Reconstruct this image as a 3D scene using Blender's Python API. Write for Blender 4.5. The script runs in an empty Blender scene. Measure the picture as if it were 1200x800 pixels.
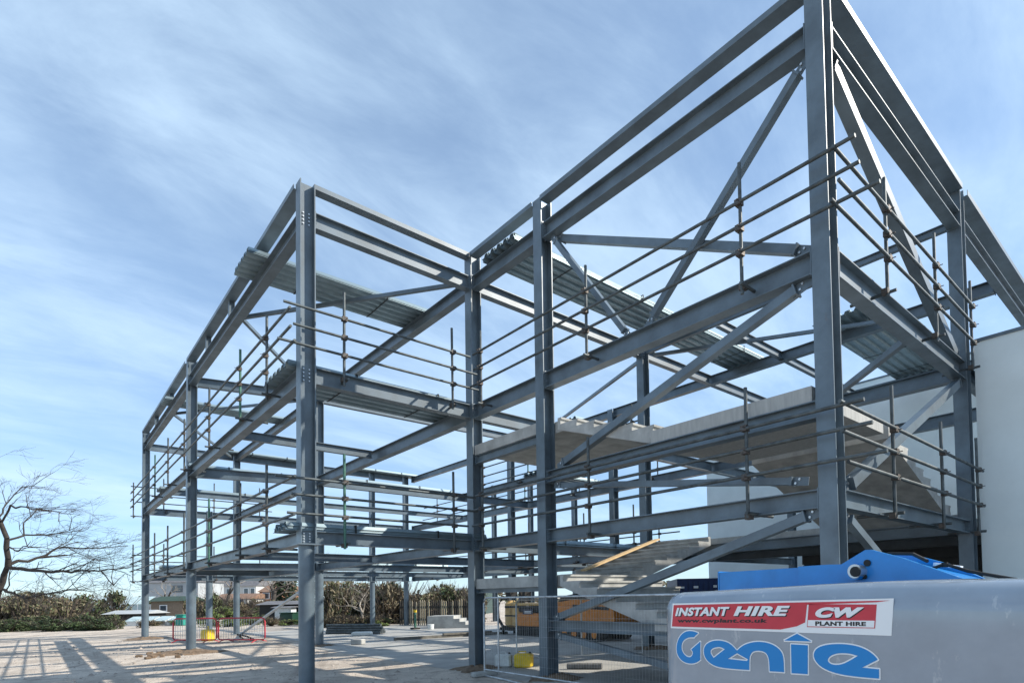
import bpy, math, random
from mathutils import Vector, Matrix
random.seed(7)
S = bpy.context.scene
COL = S.collection
# ------------------------------------------------------------------ camera
CAM = Vector((13.2115, -7.9506, 1.8))
YAW, PITCH, ROLL, F, PX, PY = 0.7890, 0.0319, -0.0194, 691.6255, 727.1452, 673.8692
_f = Vector((-math.sin(YAW), math.cos(YAW), 0)); _r = Vector((math.cos(YAW), math.sin(YAW), 0)); _u = Vector((0, 0, 1))
F2v = _f*math.cos(PITCH) + _u*math.sin(PITCH); U2 = _u*math.cos(PITCH) - _f*math.sin(PITCH)
R3 = _r*math.cos(ROLL) + U2*math.sin(ROLL); U3 = U2*math.cos(ROLL) - _r*math.sin(ROLL)
cd = bpy.data.cameras.new('camera'); cam = bpy.data.objects.new('camera', cd); COL.objects.link(cam)
cd.sensor_fit = 'HORIZONTAL'; cd.sensor_width = 36; cd.lens = F/1200*36
cd.shift_x = (600-PX)/1200; cd.shift_y = (PY-400)/1200
cd.clip_start = .05; cd.clip_end = 5000
M = Matrix((R3, U3, -F2v)).transposed().to_4x4(); M.translation = CAM
cam.matrix_world = M
S.camera = cam
S.render.resolution_x = 1024; S.render.resolution_y = 682
# ------------------------------------------------------------------ light
SUN_AZ = math.radians(48)      # from +X towards +Y
SUN_EL = math.radians(37)
sdir = Vector((math.cos(SUN_AZ)*math.cos(SUN_EL), math.sin(SUN_AZ)*math.cos(SUN_EL), math.sin(SUN_EL)))
sl = bpy.data.lights.new('sun', 'SUN'); sl.energy = 5.0; sl.angle = math.radians(.55); sl.color = (1, .93, .82)
so = bpy.data.objects.new('sun', sl); COL.objects.link(so); so.location = (20, 20, 30)
so.rotation_euler = sdir.to_track_quat('Z', 'Y').to_euler()
W = bpy.data.worlds.new('World'); S.world = W; W.use_nodes = True
nt = W.node_tree; nt.nodes.clear()
def N(t, **k):
    n = nt.nodes.new(t)
    for a, b in k.items(): setattr(n, a, b)
    return n
L = nt.links.new
sky = N('ShaderNodeTexSky', sky_type='NISHITA'); sky.sun_disc = False
sky.sun_elevation = SUN_EL; sky.sun_rotation = math.radians(90) - SUN_AZ
sky.air_density = .9; sky.dust_density = .05; sky.ozone_density = 1.2; sky.altitude = 50
tc = N('ShaderNodeTexCoord')
sep = N('ShaderNodeSeparateXYZ'); L(tc.outputs['Generated'], sep.inputs[0])
zc = N('ShaderNodeMath', operation='MAXIMUM'); zc.inputs[1].default_value = .0; L(sep.outputs['Z'], zc.inputs[0])
za = N('ShaderNodeMath', operation='ADD'); za.inputs[1].default_value = .16; L(zc.outputs[0], za.inputs[0])
dx = N('ShaderNodeMath', operation='DIVIDE'); L(sep.outputs['X'], dx.inputs[0]); L(za.outputs[0], dx.inputs[1])
dy = N('ShaderNodeMath', operation='DIVIDE'); L(sep.outputs['Y'], dy.inputs[0]); L(za.outputs[0], dy.inputs[1])
cmb = N('ShaderNodeCombineXYZ'); L(dx.outputs[0], cmb.inputs[0]); L(dy.outputs[0], cmb.inputs[1])
def streak(rot, scl, loc, ns, det, rough, dist):
    r_ = N('ShaderNodeMapping'); r_.inputs['Rotation'].default_value = (0, 0, math.radians(rot)); L(cmb.outputs[0], r_.inputs[0])
    s_ = N('ShaderNodeMapping'); s_.inputs['Scale'].default_value = scl; s_.inputs['Location'].default_value = loc; L(r_.outputs[0], s_.inputs[0])
    n_ = N('ShaderNodeTexNoise'); n_.inputs['Scale'].default_value = ns; n_.inputs['Detail'].default_value = det; n_.inputs['Roughness'].default_value = rough; n_.inputs['Distortion'].default_value = dist
    L(s_.outputs[0], n_.inputs['Vector']); return n_
n1 = streak(-100, (.75, 1.0, 1), (3.1, 1.7, 0), 1.15, 6, .55, .35)
n2 = streak(-95, (.65, 1.3, 1), (8.3, 4.2, 0), 2.8, 9, .64, .45)
mx = N('ShaderNodeMath', operation='MULTIPLY_ADD'); mx.inputs[1].default_value = .42; L(n2.outputs['Fac'], mx.inputs[0])
sc = N('ShaderNodeMath', operation='MULTIPLY'); sc.inputs[1].default_value = .58; L(n1.outputs['Fac'], sc.inputs[0]); L(sc.outputs[0], mx.inputs[2])
ramp = N('ShaderNodeMapRange', interpolation_type='SMOOTHSTEP'); ramp.inputs['From Min'].default_value = .34; ramp.inputs['From Max'].default_value = .70; ramp.inputs['To Min'].default_value = .22; ramp.inputs['To Max'].default_value = .80
L(mx.outputs[0], ramp.inputs['Value'])
hz = N('ShaderNodeMapRange', interpolation_type='SMOOTHSTEP'); hz.inputs['From Max'].default_value = .42; L(zc.outputs[0], hz.inputs['Value'])
tint = N('ShaderNodeMix', data_type='RGBA'); tint.inputs['A'].default_value = (.54, .69, .87, 1); tint.inputs['B'].default_value = (.92, 1.05, 1.13, 1); L(hz.outputs[0], tint.inputs['Factor'])
skyc = N('ShaderNodeMix', data_type='RGBA', blend_type='MULTIPLY'); skyc.inputs['Factor'].default_value = 1; L(sky.outputs[0], skyc.inputs['A']); L(tint.outputs['Result'], skyc.inputs['B'])
mixc = N('ShaderNodeMix', data_type='RGBA'); L(ramp.outputs[0], mixc.inputs['Factor']); L(skyc.outputs['Result'], mixc.inputs['A']); mixc.inputs['B'].default_value = (4.3, 5.65, 7.0, 1)
bg = N('ShaderNodeBackground'); bg.inputs['Strength'].default_value = .13; L(mixc.outputs['Result'], bg.inputs['Color'])
wo = N('ShaderNodeOutputWorld'); L(bg.outputs[0], wo.inputs['Surface'])
vs = S.view_settings; vs.view_transform = 'Standard'; vs.look = 'None'; vs.exposure = 0.5; vs.gamma = 1; vs.use_curve_mapping = False

# ------------------------------------------------------------------ helpers
def ray(x, y): return F2v + R3*((x-PX)/F) - U3*((y-PY)/F)
def onplane(x, y, ax, v):
    d = ray(x, y); t = (v-CAM[ax])/d[ax]; return CAM + d*t
def atdepth(x, y, dep): return CAM + ray(x, y)*dep
def gpos(x, dep):
    p = atdepth(x, 700, dep); return Vector((p.x, p.y, 0))

class MB:
    def __init__(s): s.v = []; s.f = []; s.sm = []; s.mi = []; s.cur = 0
    def add(s, vs, fs, smooth=False):
        o = len(s.v); s.v += [tuple(v) for v in vs]
        for f in fs: s.f.append(tuple(o+i for i in f)); s.sm.append(smooth); s.mi.append(s.cur)
    def box(s, c, d, rz=0., mat=None):
        hx, hy, hz = d[0]/2, d[1]/2, d[2]/2; ca, sa = math.cos(rz), math.sin(rz)
        vs = []
        for z in (-hz, hz):
            for x, y in ((-hx, -hy), (hx, -hy), (hx, hy), (-hx, hy)):
                p = Vector((x*ca-y*sa, x*sa+y*ca, z))
                if mat: p = mat @ Vector((x, y, z))
                vs.append(Vector(c)+p)
        s.add(vs, [(3, 2, 1, 0), (4, 5, 6, 7), (0, 1, 5, 4), (1, 2, 6, 5), (2, 3, 7, 6), (3, 0, 4, 7)])
    def b2(s, a, b):
        s.box([(a[i]+b[i])/2 for i in range(3)], [abs(b[i]-a[i]) for i in range(3)])
    def bevbox(s, c, d, r=.03, rz=0.):
        # box with chamfered vertical and horizontal edges
        hx, hy, hz = d[0]/2, d[1]/2, d[2]/2
        def ring(ix, z):
            x, y = hx-ix, hy-ix; rr = min(r, x*.9, y*.9)
            return [(x-rr, -y, z), (x, -y+rr, z), (x, y-rr, z), (x-rr, y, z), (-x+rr, y, z), (-x, y-rr, z), (-x, -y+rr, z), (-x+rr, -y, z)]
        rs = [ring(r, -hz), ring(0, -hz+r), ring(0, hz-r), ring(r, hz)]
        ca, sa = math.cos(rz), math.sin(rz)
        vs = [Vector(c)+Vector((p[0]*ca-p[1]*sa, p[0]*sa+p[1]*ca, p[2])) for q in rs for p in q]
        fs = [tuple(range(7, -1, -1)), tuple(range(24, 32))]
        for k in range(3):
            for i in range(8): fs.append((k*8+i, k*8+(i+1) % 8, k*8+8+(i+1) % 8, k*8+8+i))
        s.add(vs, fs)
    def prism(s, prof, p1, p2, up=(0, 0, 1), side=None):
        # profile (a,b): a along side, b along up, extruded p1->p2
        p1, p2 = Vector(p1), Vector(p2); ax = (p2-p1).normalized(); up = Vector(up)
        sd = ax.cross(up).normalized(); up = sd.cross(ax).normalized(); n = len(prof)
        vs = [p1+sd*a+up*b for a, b in prof]+[p2+sd*a+up*b for a, b in prof]
        fs = [tuple(range(n)), tuple(range(2*n-1, n-1, -1))]
        for i in range(n): fs.append((i, n+i, n+(i+1) % n, (i+1) % n))
        s.add(vs, fs)
    def ibeam(s, p1, p2, h, b, tf=.014, tw=.01, up=(0, 0, 1), zmode='top'):
        o = -h if zmode == 'top' else -h/2
        hb, hw = b/2, tw/2
        prof = [(-hb, o), (hb, o), (hb, o+tf), (hw, o+tf), (hw, o+h-tf), (hb, o+h-tf), (hb, o+h), (-hb, o+h), (-hb, o+h-tf), (-hw, o+h-tf), (-hw, o+tf), (-hb, o+tf)]
        s.prism(prof, p1, p2, up)
        # prism caps of concave profile: fine as ngons
    def tube(s, p1, p2, r1, r2=None, n=10, caps=True, smooth=True):
        r2 = r1 if r2 is None else r2
        p1, p2 = Vector(p1), Vector(p2); ax = (p2-p1).normalized()
        t = Vector((0, 0, 1)) if abs(ax.z) < .9 else Vector((1, 0, 0))
        a = ax.cross(t).normalized(); b = ax.cross(a)
        vs = []
        for p, r in ((p1, r1), (p2, r2)):
            for i in range(n):
                g = 2*math.pi*i/n; vs.append(p+a*(r*math.cos(g))+b*(r*math.sin(g)))
        s.add(vs, [(i, n+i, n+(i+1) % n, (i+1) % n) for i in range(n)], smooth)
        if caps: s.add(vs, [tuple(range(n)), tuple(range(2*n-1, n-1, -1))])
    def path(s, pts, r, n=8, taper=None):
        pts = [Vector(p) for p in pts]; rings = []
        for i, p in enumerate(pts):
            d = (pts[min(i+1, len(pts)-1)]-pts[max(i-1, 0)]).normalized()
            t = Vector((0, 0, 1)) if abs(d.z) < .95 else Vector((1, 0, 0))
            a = d.cross(t).normalized(); b = d.cross(a); rr = r if taper is None else r*(1+(taper-1)*i/(len(pts)-1))
            rings.append([p+a*(rr*math.cos(2*math.pi*k/n))+b*(rr*math.sin(2*math.pi*k/n)) for k in range(n)])
        vs = [v for q in rings for v in q]; fs = []
        for i in range(len(pts)-1):
            for k in range(n): fs.append((i*n+k, (i+1)*n+k, (i+1)*n+(k+1) % n, i*n+(k+1) % n))
        s.add(vs, fs, True)
        e = (len(pts)-1)*n
        s.add(vs, [tuple(range(n)), tuple(range(e+n-1, e-1, -1))])
    def build(s, name, mats, parent=None):
        me = bpy.data.meshes.new(name); me.from_pydata(s.v, [], s.f)
        me.polygons.foreach_set('use_smooth', s.sm)
        if not isinstance(mats, (list, tuple)): mats = [mats]
        for m in mats: me.materials.append(m)
        if len(mats) > 1: me.polygons.foreach_set('material_index', s.mi)
        me.update()
        o = bpy.data.objects.new(name, me); COL.objects.link(o)
        if parent: o.parent = parent
        return o
def fixnormals(o):
    import bmesh
    bm = bmesh.new(); bm.from_mesh(o.data); bmesh.ops.recalc_face_normals(bm, faces=bm.faces); bm.to_mesh(o.data); bm.free(); return o
def empty(name, loc=(0, 0, 0), rz=0):
    e = bpy.data.objects.new(name, None); COL.objects.link(e); e.location = loc; e.rotation_euler = (0, 0, rz); e.empty_display_size = .2; return e
def tag(o, label=None, cat=None, group=None, kind=None):
    if label: o['label'] = label
    if cat: o['category'] = cat
    if group: o['group'] = group
    if kind: o['kind'] = kind
    return o
# ------------------------------------------------------------------ materials
def mat(name, col, rough=.6, metal=0., noise=.0, scale=6., col2=None, bump=0., bscale=40., spec=.5, stretch=None, detail=6., sharp=(.35, .65), coat=0.):
    m = bpy.data.materials.new(name); m.use_nodes = True; t = m.node_tree; b = t.nodes['Principled BSDF']
    b.inputs['Roughness'].default_value = rough; b.inputs['Metallic'].default_value = metal
    b.inputs['Specular IOR Level'].default_value = spec
    if coat: b.inputs['Coat Weight'].default_value = coat; b.inputs['Coat Roughness'].default_value = .08
    b.inputs['Base Color'].default_value = (*col, 1)
    if noise or col2 or bump:
        tcn = t.nodes.new('ShaderNodeTexCoord'); vec = tcn.outputs['Object']
        if stretch:
            mp = t.nodes.new('ShaderNodeMapping'); mp.inputs['Scale'].default_value = stretch; t.links.new(vec, mp.inputs[0]); vec = mp.outputs[0]
    if noise or col2:
        nz = t.nodes.new('ShaderNodeTexNoise'); nz.inputs['Scale'].default_value = scale; nz.inputs['Detail'].default_value = detail; nz.inputs['Roughness'].default_value = .62
        t.links.new(vec, nz.inputs['Vector'])
        mr = t.nodes.new('ShaderNodeMapRange'); mr.inputs['From Min'].default_value = sharp[0]; mr.inputs['From Max'].default_value = sharp[1]
        t.links.new(nz.outputs['Fac'], mr.inputs['Value'])
        mixn = t.nodes.new('ShaderNodeMix'); mixn.data_type = 'RGBA'
        c2 = col2 or tuple(max(0, c*(1-noise)) for c in col)
        c1 = col if col2 else tuple(min(1, c*(1+noise*.6)) for c in col)
        mixn.inputs['A'].default_value = (*c2, 1); mixn.inputs['B'].default_value = (*c1, 1)
        t.links.new(mr.outputs[0], mixn.inputs['Factor']); t.links.new(mixn.outputs['Result'], b.inputs['Base Color'])
        rr = t.nodes.new('ShaderNodeMapRange'); rr.inputs['To Min'].default_value = min(1, rough+.12); rr.inputs['To Max'].default_value = max(.05, rough-.08)
        t.links.new(nz.outputs['Fac'], rr.inputs['Value']); t.links.new(rr.outputs[0], b.inputs['Roughness'])
    if bump:
        nb = t.nodes.new('ShaderNodeTexNoise'); nb.inputs['Scale'].default_value = bscale; nb.inputs['Detail'].default_value = 5
        t.links.new(vec, nb.inputs['Vector'])
        bn = t.nodes.new('ShaderNodeBump'); bn.inputs['Strength'].default_value = bump; bn.inputs['Distance'].default_value = .02
        t.links.new(nb.outputs['Fac'], bn.inputs['Height']); t.links.new(bn.outputs['Normal'], b.inputs['Normal'])
    return m
STEEL = mat('grey_primer_steel', (.105, .142, .172), .38, .08, noise=.28, scale=1.6, bump=.05, bscale=90, spec=.7)
def rusty(m, amt=.5, sc=3.3, lo=.63, hi=.74, col=(.15, .085, .05)):
    t = m.node_tree; b = t.nodes['Principled BSDF']; src = b.inputs['Base Color'].links[0].from_socket
    tc_ = t.nodes.new('ShaderNodeTexCoord'); mp_ = t.nodes.new('ShaderNodeMapping'); mp_.inputs['Scale'].default_value = (1.3, 1.3, .5); t.links.new(tc_.outputs['Object'], mp_.inputs[0])
    n_ = t.nodes.new('ShaderNodeTexNoise'); n_.inputs['Scale'].default_value = sc; n_.inputs['Detail'].default_value = 9; n_.inputs['Roughness'].default_value = .7; t.links.new(mp_.outputs[0], n_.inputs['Vector'])
    r_ = t.nodes.new('ShaderNodeMapRange'); r_.inputs['From Min'].default_value = lo; r_.inputs['From Max'].default_value = hi; r_.inputs['To Max'].default_value = amt; t.links.new(n_.outputs['Fac'], r_.inputs['Value'])
    x_ = t.nodes.new('ShaderNodeMix'); x_.data_type = 'RGBA'; t.links.new(r_.outputs[0], x_.inputs['Factor']); t.links.new(src, x_.inputs['A']); x_.inputs['B'].default_value = (*col, 1); t.links.new(x_.outputs['Result'], b.inputs['Base Color'])
rusty(STEEL, .35)
GALV = mat('galvanised_sheet', (.28, .36, .395), .38, .85, noise=.12, scale=3)
TUBE = mat('scaffold_tube', (.085, .10, .105), .5, .4, noise=.4, scale=7)
GTUBE = mat('green_painted_tube', (.07, .17, .13), .5, .3, noise=.4, scale=7)
COUP = mat('scaffold_coupler', (.10, .085, .075), .6, .5, noise=.4, scale=30)
BOLT = mat('zinc_bolt', (.55, .57, .58), .35, .8)
CONC = mat('precast_concrete', (.39, .392, .375), .85, noise=.25, scale=2.5, bump=.15, bscale=25)
rusty(CONC, .28, 2.6, .52, .7, (.20, .19, .165))
CONCW = mat('wet_streaked_concrete', (.44, .44, .42), .85, col2=(.31, .315, .305), scale=3, stretch=(5, 5, .6), bump=.15, sharp=(.3, .7))
WHITE = mat('white_render', (.72, .78, .78), .8, noise=.08, scale=.6, bump=.05, bscale=60)
WOOD = mat('fresh_timber', (.62, .43, .22), .7, noise=.3, scale=5, stretch=(1, 12, 12))
RED = mat('red_barrier_paint', (.50, .03, .05), .5, noise=.25, scale=8)
BLUE = mat('blue_machine_paint', (.001, .205, .56), .32, noise=.12, scale=5, coat=.3)
GENIEG = mat('grey_machine_paint', (.255, .305, .365), .14, noise=.1, scale=3.5, coat=1., bump=.008, bscale=6)
rusty(GENIEG, .35, 9., .60, .66, (.58, .60, .62))
rusty(BLUE, .5, 6., .66, .70, (.10, .13, .17))
LBLUE = mat('logo_blue', (.002, .215, .56), .45)
LWHITE = mat('decal_white', (.80, .82, .83), .45)
LRED = mat('decal_red', (.56, .035, .055), .45, noise=.06, scale=8)
LBLACK = mat('decal_black', (.012, .012, .014), .5)
DARK = mat('dark_rubber', (.018, .018, .018), .75, noise=.3, scale=12)
ORANGE = mat('orange_machine_paint', (.52, .17, .012), .42, noise=.2, scale=5)
TAN = mat('tan_drum_paint', (.55, .36, .14), .5, noise=.25, scale=5)
YEL = mat('yellow_plastic', (.75, .52, .02), .45, noise=.15, scale=6)
PALE = mat('white_plastic', (.66, .68, .66), .5, noise=.15, scale=6)
GLASS = mat('window_glass', (.05, .07, .09), .08, spec=.8)
def M_ground():
    m = bpy.data.materials.new('sandy_hardcore'); m.use_nodes = True; t = m.node_tree; b = t.nodes['Principled BSDF']; b.inputs['Roughness'].default_value = .95; b.inputs['Specular IOR Level'].default_value = .2
    tcn = t.nodes.new('ShaderNodeTexCoord')
    def nz(s, d, r=.6):
        n = t.nodes.new('ShaderNodeTexNoise'); n.inputs['Scale'].default_value = s; n.inputs['Detail'].default_value = d; n.inputs['Roughness'].default_value = r; t.links.new(tcn.outputs['Object'], n.inputs['Vector']); return n
    def mixf(a, bb, fac, lo, hi):
        r = t.nodes.new('ShaderNodeMapRange'); r.inputs['From Min'].default_value = lo; r.inputs['From Max'].default_value = hi; t.links.new(fac.outputs['Fac'], r.inputs['Value'])
        x = t.nodes.new('ShaderNodeMix'); x.data_type = 'RGBA'; t.links.new(r.outputs[0], x.inputs['Factor'])
        for s_, v in (('A', a), ('B', bb)):
            if isinstance(v, tuple): x.inputs[s_].default_value = (*v, 1)
            else: t.links.new(v, x.inputs[s_])
        return x.outputs['Result']
    big = nz(.35, 6); mid = nz(2.2, 6); fine = nz(28, 4, .7)
    c1 = mixf((.42, .365, .31), (.60, .53, .455), big, .38, .62)
    c2 = mixf((.30, .26, .225), c1, mid, .28, .52)
    c3 = mixf((.22, .19, .165), c2, fine, .25, .5)
    mpt = t.nodes.new('ShaderNodeMapping'); mpt.inputs['Rotation'].default_value = (0, 0, .35); t.links.new(tcn.outputs['Object'], mpt.inputs[0])
    mps = t.nodes.new('ShaderNodeMapping'); mps.inputs['Scale'].default_value = (.10, 1.6, 1); t.links.new(mpt.outputs[0], mps.inputs[0])
    rut = t.nodes.new('ShaderNodeTexNoise'); rut.inputs['Scale'].default_value = 1.0; rut.inputs['Detail'].default_value = 4; t.links.new(mps.outputs[0], rut.inputs['Vector'])
    c3 = mixf(c3, (.20, .17, .145), rut, .56, .78)
    t.links.new(c3, b.inputs['Base Color'])
    bn = t.nodes.new('ShaderNodeBump'); bn.inputs['Strength'].default_value = .6; bn.inputs['Distance'].default_value = .04
    t.links.new(fine.outputs['Fac'], bn.inputs['Height'])
    bn2 = t.nodes.new('ShaderNodeBump'); bn2.inputs['Strength'].default_value = .5; bn2.inputs['Distance'].default_value = .12
    t.links.new(mid.outputs['Fac'], bn2.inputs['Height']); t.links.new(bn.outputs[0], bn2.inputs['Normal']); t.links.new(bn2.outputs[0], b.inputs['Normal'])
    return m
GROUND = M_ground()
SLAB = mat('floor_slab_concrete', (.37, .365, .345), .8, col2=(.24, .24, .232), scale=.9, bump=.1, bscale=30, sharp=(.3, .6))
SOIL = mat('brown_soil', (.17, .12, .08), .95, noise=.4, scale=9, bump=.6, bscale=20)
BARK = mat('dark_bark', (.04, .034, .03), .9, noise=.35, scale=8)
TWIG = mat('twig_bark', (.06, .05, .043), .9, noise=.3, scale=4)
PTWIG = mat('pale_twig_bark', (.30, .27, .235), .9, noise=.3, scale=4)
LEAF = [mat('leaf_'+n, c, .7, noise=.35, scale=3) for n, c in (('olive', (.09, .10, .045)), ('green', (.05, .085, .028)), ('dark', (.028, .046, .018)), ('straw', (.17, .14, .085)), ('brown', (.11, .08, .05)), ('fresh', (.15, .20, .05)))]
# ------------------------------------------------------------------ ground
g = MB(); g.add([(-900, -900, 0), (900, -900, 0), (900, 900, 0), (-900, 900, 0)], [(0, 1, 2, 3)])
tag(g.build('ground', GROUND), kind='structure')
g = MB(); g.b2((-13.6, -.55, -.2), (9.68, 16.9, .012)); tag(g.build('floor_slab_pavement', SLAB), kind='structure')
g = MB(); g.b2((-26.5, .4, -.2), (-13.6, 12.5, .008)); tag(g.build('site_path', SLAB), kind='structure')
# ------------------------------------------------------------------ steel frame
FR = empty('steel_building', (0, 0, 0))
tag(FR, 'unfinished three storey grey steel building frame of bolted columns, beams and braces', 'building frame')
F1, F2, RF, PP = 3.232, 6.666, 9.979, 10.56
H1, H2, HR = .268, .343, .333
XA, XK, X6 = -12.68, -11.65, -25.07
X2, X1, YA, YD, YC, YR = 2.944, 9.4625, -3.97, 6.40, 6.40, 10.2
def column(x, y, z0, z1, w=.295, chs=False, levels=(), bolts_x=True):
    b = MB()
    if chs: b.tube((x, y, .03), (x, y, F1-H1-.03), .15, n=28)
    zz = F1-H1 if chs else z0+.03
    b.ibeam((x, y, zz), (x, y, z1), w, w, .02, .013, up=(0, 1, 0), zmode='c')
    o = b.build('column', STEEL, FR)
    p = MB(); p.box((x, y, .015), (w+.2, w+.2, .03))
    for sx in (-1, 1):
        for sy in (-1, 1): p.tube((x+sx*(w/2+.05), y+sy*(w/2+.05), .03), (x+sx*(w/2+.05), y+sy*(w/2+.05), .075), .014, n=6)
    p.build('base_plate', STEEL, o)
    if chs:
        p = MB(); p.box((x, y, F1-H1-.015), (.44, .44, .03)); p.build('cap_plate', STEEL, o)
    if levels:
        q = MB()
        for zt, h in levels:
            for k in range(4):
                z = zt-.05-k*(h-.1)/3
                for s in (-1, 1):
                    q.tube((x+.006, y+s*.055, z), (x+.032, y+s*.055, z), .016, n=6)
                    if bolts_x: q.tube((x+.04+.09*(s > 0), y-w/2-.001, z), (x+.04+.09*(s > 0), y-w/2-.001, z), .001, n=3) if 0 else None
        q.build('bolt_set', BOLT, o)['kind'] = 'stuff'
    return o
LV = ((F1, H1), (F2, H2), (RF, HR))
column(X1, 0, 0, PP, .275, levels=LV)
column(X2, 0, 0, PP, levels=LV)
column(0, 0, 0, PP, levels=LV)
column(0, YA, 0, PP, chs=True, levels=LV)
column(XA, YA, 0, PP, chs=True, levels=LV)
column(X6, YA, 0, PP, chs=True)
column(XK, 0, 0, RF, chs=True)
column(0, YC, 0, RF, levels=LV)
column(X1, YD, 0, PP, .285, levels=LV)
column(X1, 14.6, 0, PP, .285)
column(-24.6, -1.35, 0, F2, .25, chs=True)
column(X6, 0, 0, RF, chs=True)
column(X6, 7.5, 0, RF, chs=True); column(X6, 9.75, 0, RF, chs=True)
column(-13.3, YR, 0, RF, .3); column(-5.4, YR, 0, RF, .3)
column(-14.9, 16, 0, RF, .28); column(-19.5, 16, 0, RF, .28); column(-24, 16, 0, RF, .28)
column(0, 16, 0, RF, .28)
def beam(p1, p2, h, b=.215, name='beam', plates=True, tf=.016):
    m = MB(); m.ibeam(p1, p2, h, b, tf, .011)
    o = m.build(name, STEEL, FR)
    if plates:
        a = (Vector(p2)-Vector(p1)).normalized()
        for p, sg in ((Vector(p1), 1), (Vector(p2), -1)):
            q = MB(); c = p+a*sg*-.008; c.z = p1[2]-h/2
            q.box(c, (.016, b+.03, h+.05), math.atan2(a.y, a.x))
            for k in range(4):
                for t in (-1, 1):
                    cc = c+Vector((-a.y, a.x, 0))*t*.075; cc.z = c.z+(k-1.5)*h*.27
                    q.tube(cc+a*sg*.004, cc+a*sg*.03, .014, n=6)
            q.build('end_plate', STEEL, o)
    return o
hw = .148+.018
for z, h in LV:
    # rows along X
    beam((X6+hw, YA, z), (XA-hw, YA, z), h); beam((XA+hw, YA, z), (-hw, YA, z), h)
    beam((X6+hw, 0, z), (XK-hw, 0, z), h); beam((XK+hw, 0, z), (-hw, 0, z), h); beam((hw, 0, z), (X2-hw, 0, z), h); beam((X2+hw, 0, z), (X1-hw, 0, z), h)
    beam((-13.1, YR, z), (-5.57, YR, z), h); beam((X6+.2, YR, z), (-13.5, YR, z), h); beam((-5.2, YR, z), (X1-.14, YR, z), h)
    # rows along Y
    beam((0, YA+hw, z), (0, -hw, z), h); beam((0, hw, z), (0, YC-hw, z), h); beam((0, YC+hw, z), (0, YR-.1, z), h, plates=False); beam((0, YR+.1, z), (0, 15.8, z), h, plates=False)
    beam((XA+.02, YA+hw, z), (XK-.02, -hw, z), h)
    beam((X6, YA+hw, z), (X6, -hw, z), h, plates=False); beam((X6, hw, z), (X6, 7.3, z), h, plates=False); beam((X6, 7.7, z), (X6, 9.55, z), h, plates=False)
    beam((X1, hw, z), (X1, YD-hw, z), h+(.04 if z == F2 else 0), .25 if z > F1 else .21)
    if z > F1: beam((X1, YD+hw, z), (X1, 14.43, z), h)
beam((XK, hw, F2), (XK, YR-.12, F2), H2, plates=False); beam((XK, hw, F1), (XK, YR-.12, F1), H1, plates=False)
beam((XK+.11, YC, F2), (-.17, YC, F2), H2); beam((hw, YC, F2), (X1-.17, YC, F2), H2); beam((hw, YC, F1), (X1-.17, YC, F1), H1); beam((XK+.11, YC, F1), (-.17, YC, F1), H1)
beam((hw, YC, RF-.08), (X1-.17, YC, RF-.08), .16, .12, plates=False)
beam((3.0, YC+.08, RF), (3.0, 15.9, RF), .25, .16, plates=False)
beam((-5.3, 6.6, F1), (-5.3, YR-.12, F1), H1, plates=False); beam((-6.0, .12, F1), (-6.0, 6.25, F1), H1, plates=False)
beam((.2, 16, RF), (X1+.5, 16, RF), .3, plates=False)
# stair landing beams
beam((hw, 0, 5.37), (X2-hw, 0, 5.37), .20, .14); beam((hw, 0, 2.10), (X2-hw, 0, 2.10), .2, .14)
beam((X2+hw, 0, 4.5), (X1-.155, 0, 4.5), .25, .2); beam((X2+hw, 0, 1.27), (X1-.155, 0, 1.27), .22, .2)
# parapet rails (channels)
def rail(p1, p2, h=.1, b=.24):
    m = MB(); t = .012; prof = [(-b/2, -h), (b/2, -h), (b/2, 0), (b/2-t, 0), (b/2-t, -h+t), (-b/2+t, -h+t), (-b/2+t, 0), (-b/2, 0)]
    m.prism(prof, p1, p2); m.build('parapet_rail', STEEL, FR)
rail((.02, YA+.15, PP), (.02, -.15, PP)); rail((.15, -.06, PP), (X2-.15, -.06, PP)); rail((X2+.15, -.06, PP), (X1-.14, -.06, PP))
rail((X1+.04, .14, PP), (X1+.04, YD-.145, PP), .12, .32); rail((X1+.06, YD+.145, PP-.02), (X1+.06, 14.45, PP-.02), .12, .32)
rail((XA+.15, YA-.06, PP), (-.15, YA-.06, PP), .1, .26); rail((X6+.15, YA-.06, PP), (XA-.15, YA-.06, PP), .1, .26)
for x in (-6.5, -3.2, -9.7, -17, -21.2):
    m = MB(); m.ibeam((x, YA-.02, RF+.002), (x, YA-.02, PP-.102), .14, .14, .01, .008, up=(0, 1, 0), zmode='c'); m.build('parapet_post', STEEL, FR)
# braces
def brace(p1, p2, w=.12, gus=True, nrm='y', label=None):
    p1, p2 = Vector(p1), Vector(p2); m = MB()
    m.prism([(-w/2, -w/2), (w/2, -w/2), (w/2, w/2), (-w/2, w/2)], p1, p2)
    o = m.build('brace', STEEL, FR)
    if gus:
        a = (p2-p1).normalized(); n = Vector((0, 1, 0)) if nrm == 'y' else Vector((1, 0, 0)); t = a.cross(n)
        bq = MB()
        for p, s in ((p1, -1), (p2, 1)):
            q = MB(); c = p+a*s*.10; R = Matrix((a, t, n)).transposed()
            q.box(c, (.34, w*1.15, .016), mat=R)
            q.box(p+a*s*.01, (.03, w*1.2, w*1.2), mat=R)
            q.build('gusset_plate', STEEL, o)
            for k in (-1, 1):
                for sg in (-1, 1): bq.tube(c+a*k*.03*s+t*.03*k+n*.008*sg, c+a*k*.03*s+t*.03*k+n*.03*sg, .02, n=6)
        bq.build('bolt_set', BOLT, o)['kind'] = 'stuff'
    return o
brace((3.45, 0, 9.42), (5.45, 0, 6.82), .11); brace((6.2, 0, 6.86), (9.12, 0, 9.42), .12)
brace((3.5, .16, 9.55), (8.95, .16, 6.92), .14)
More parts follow.
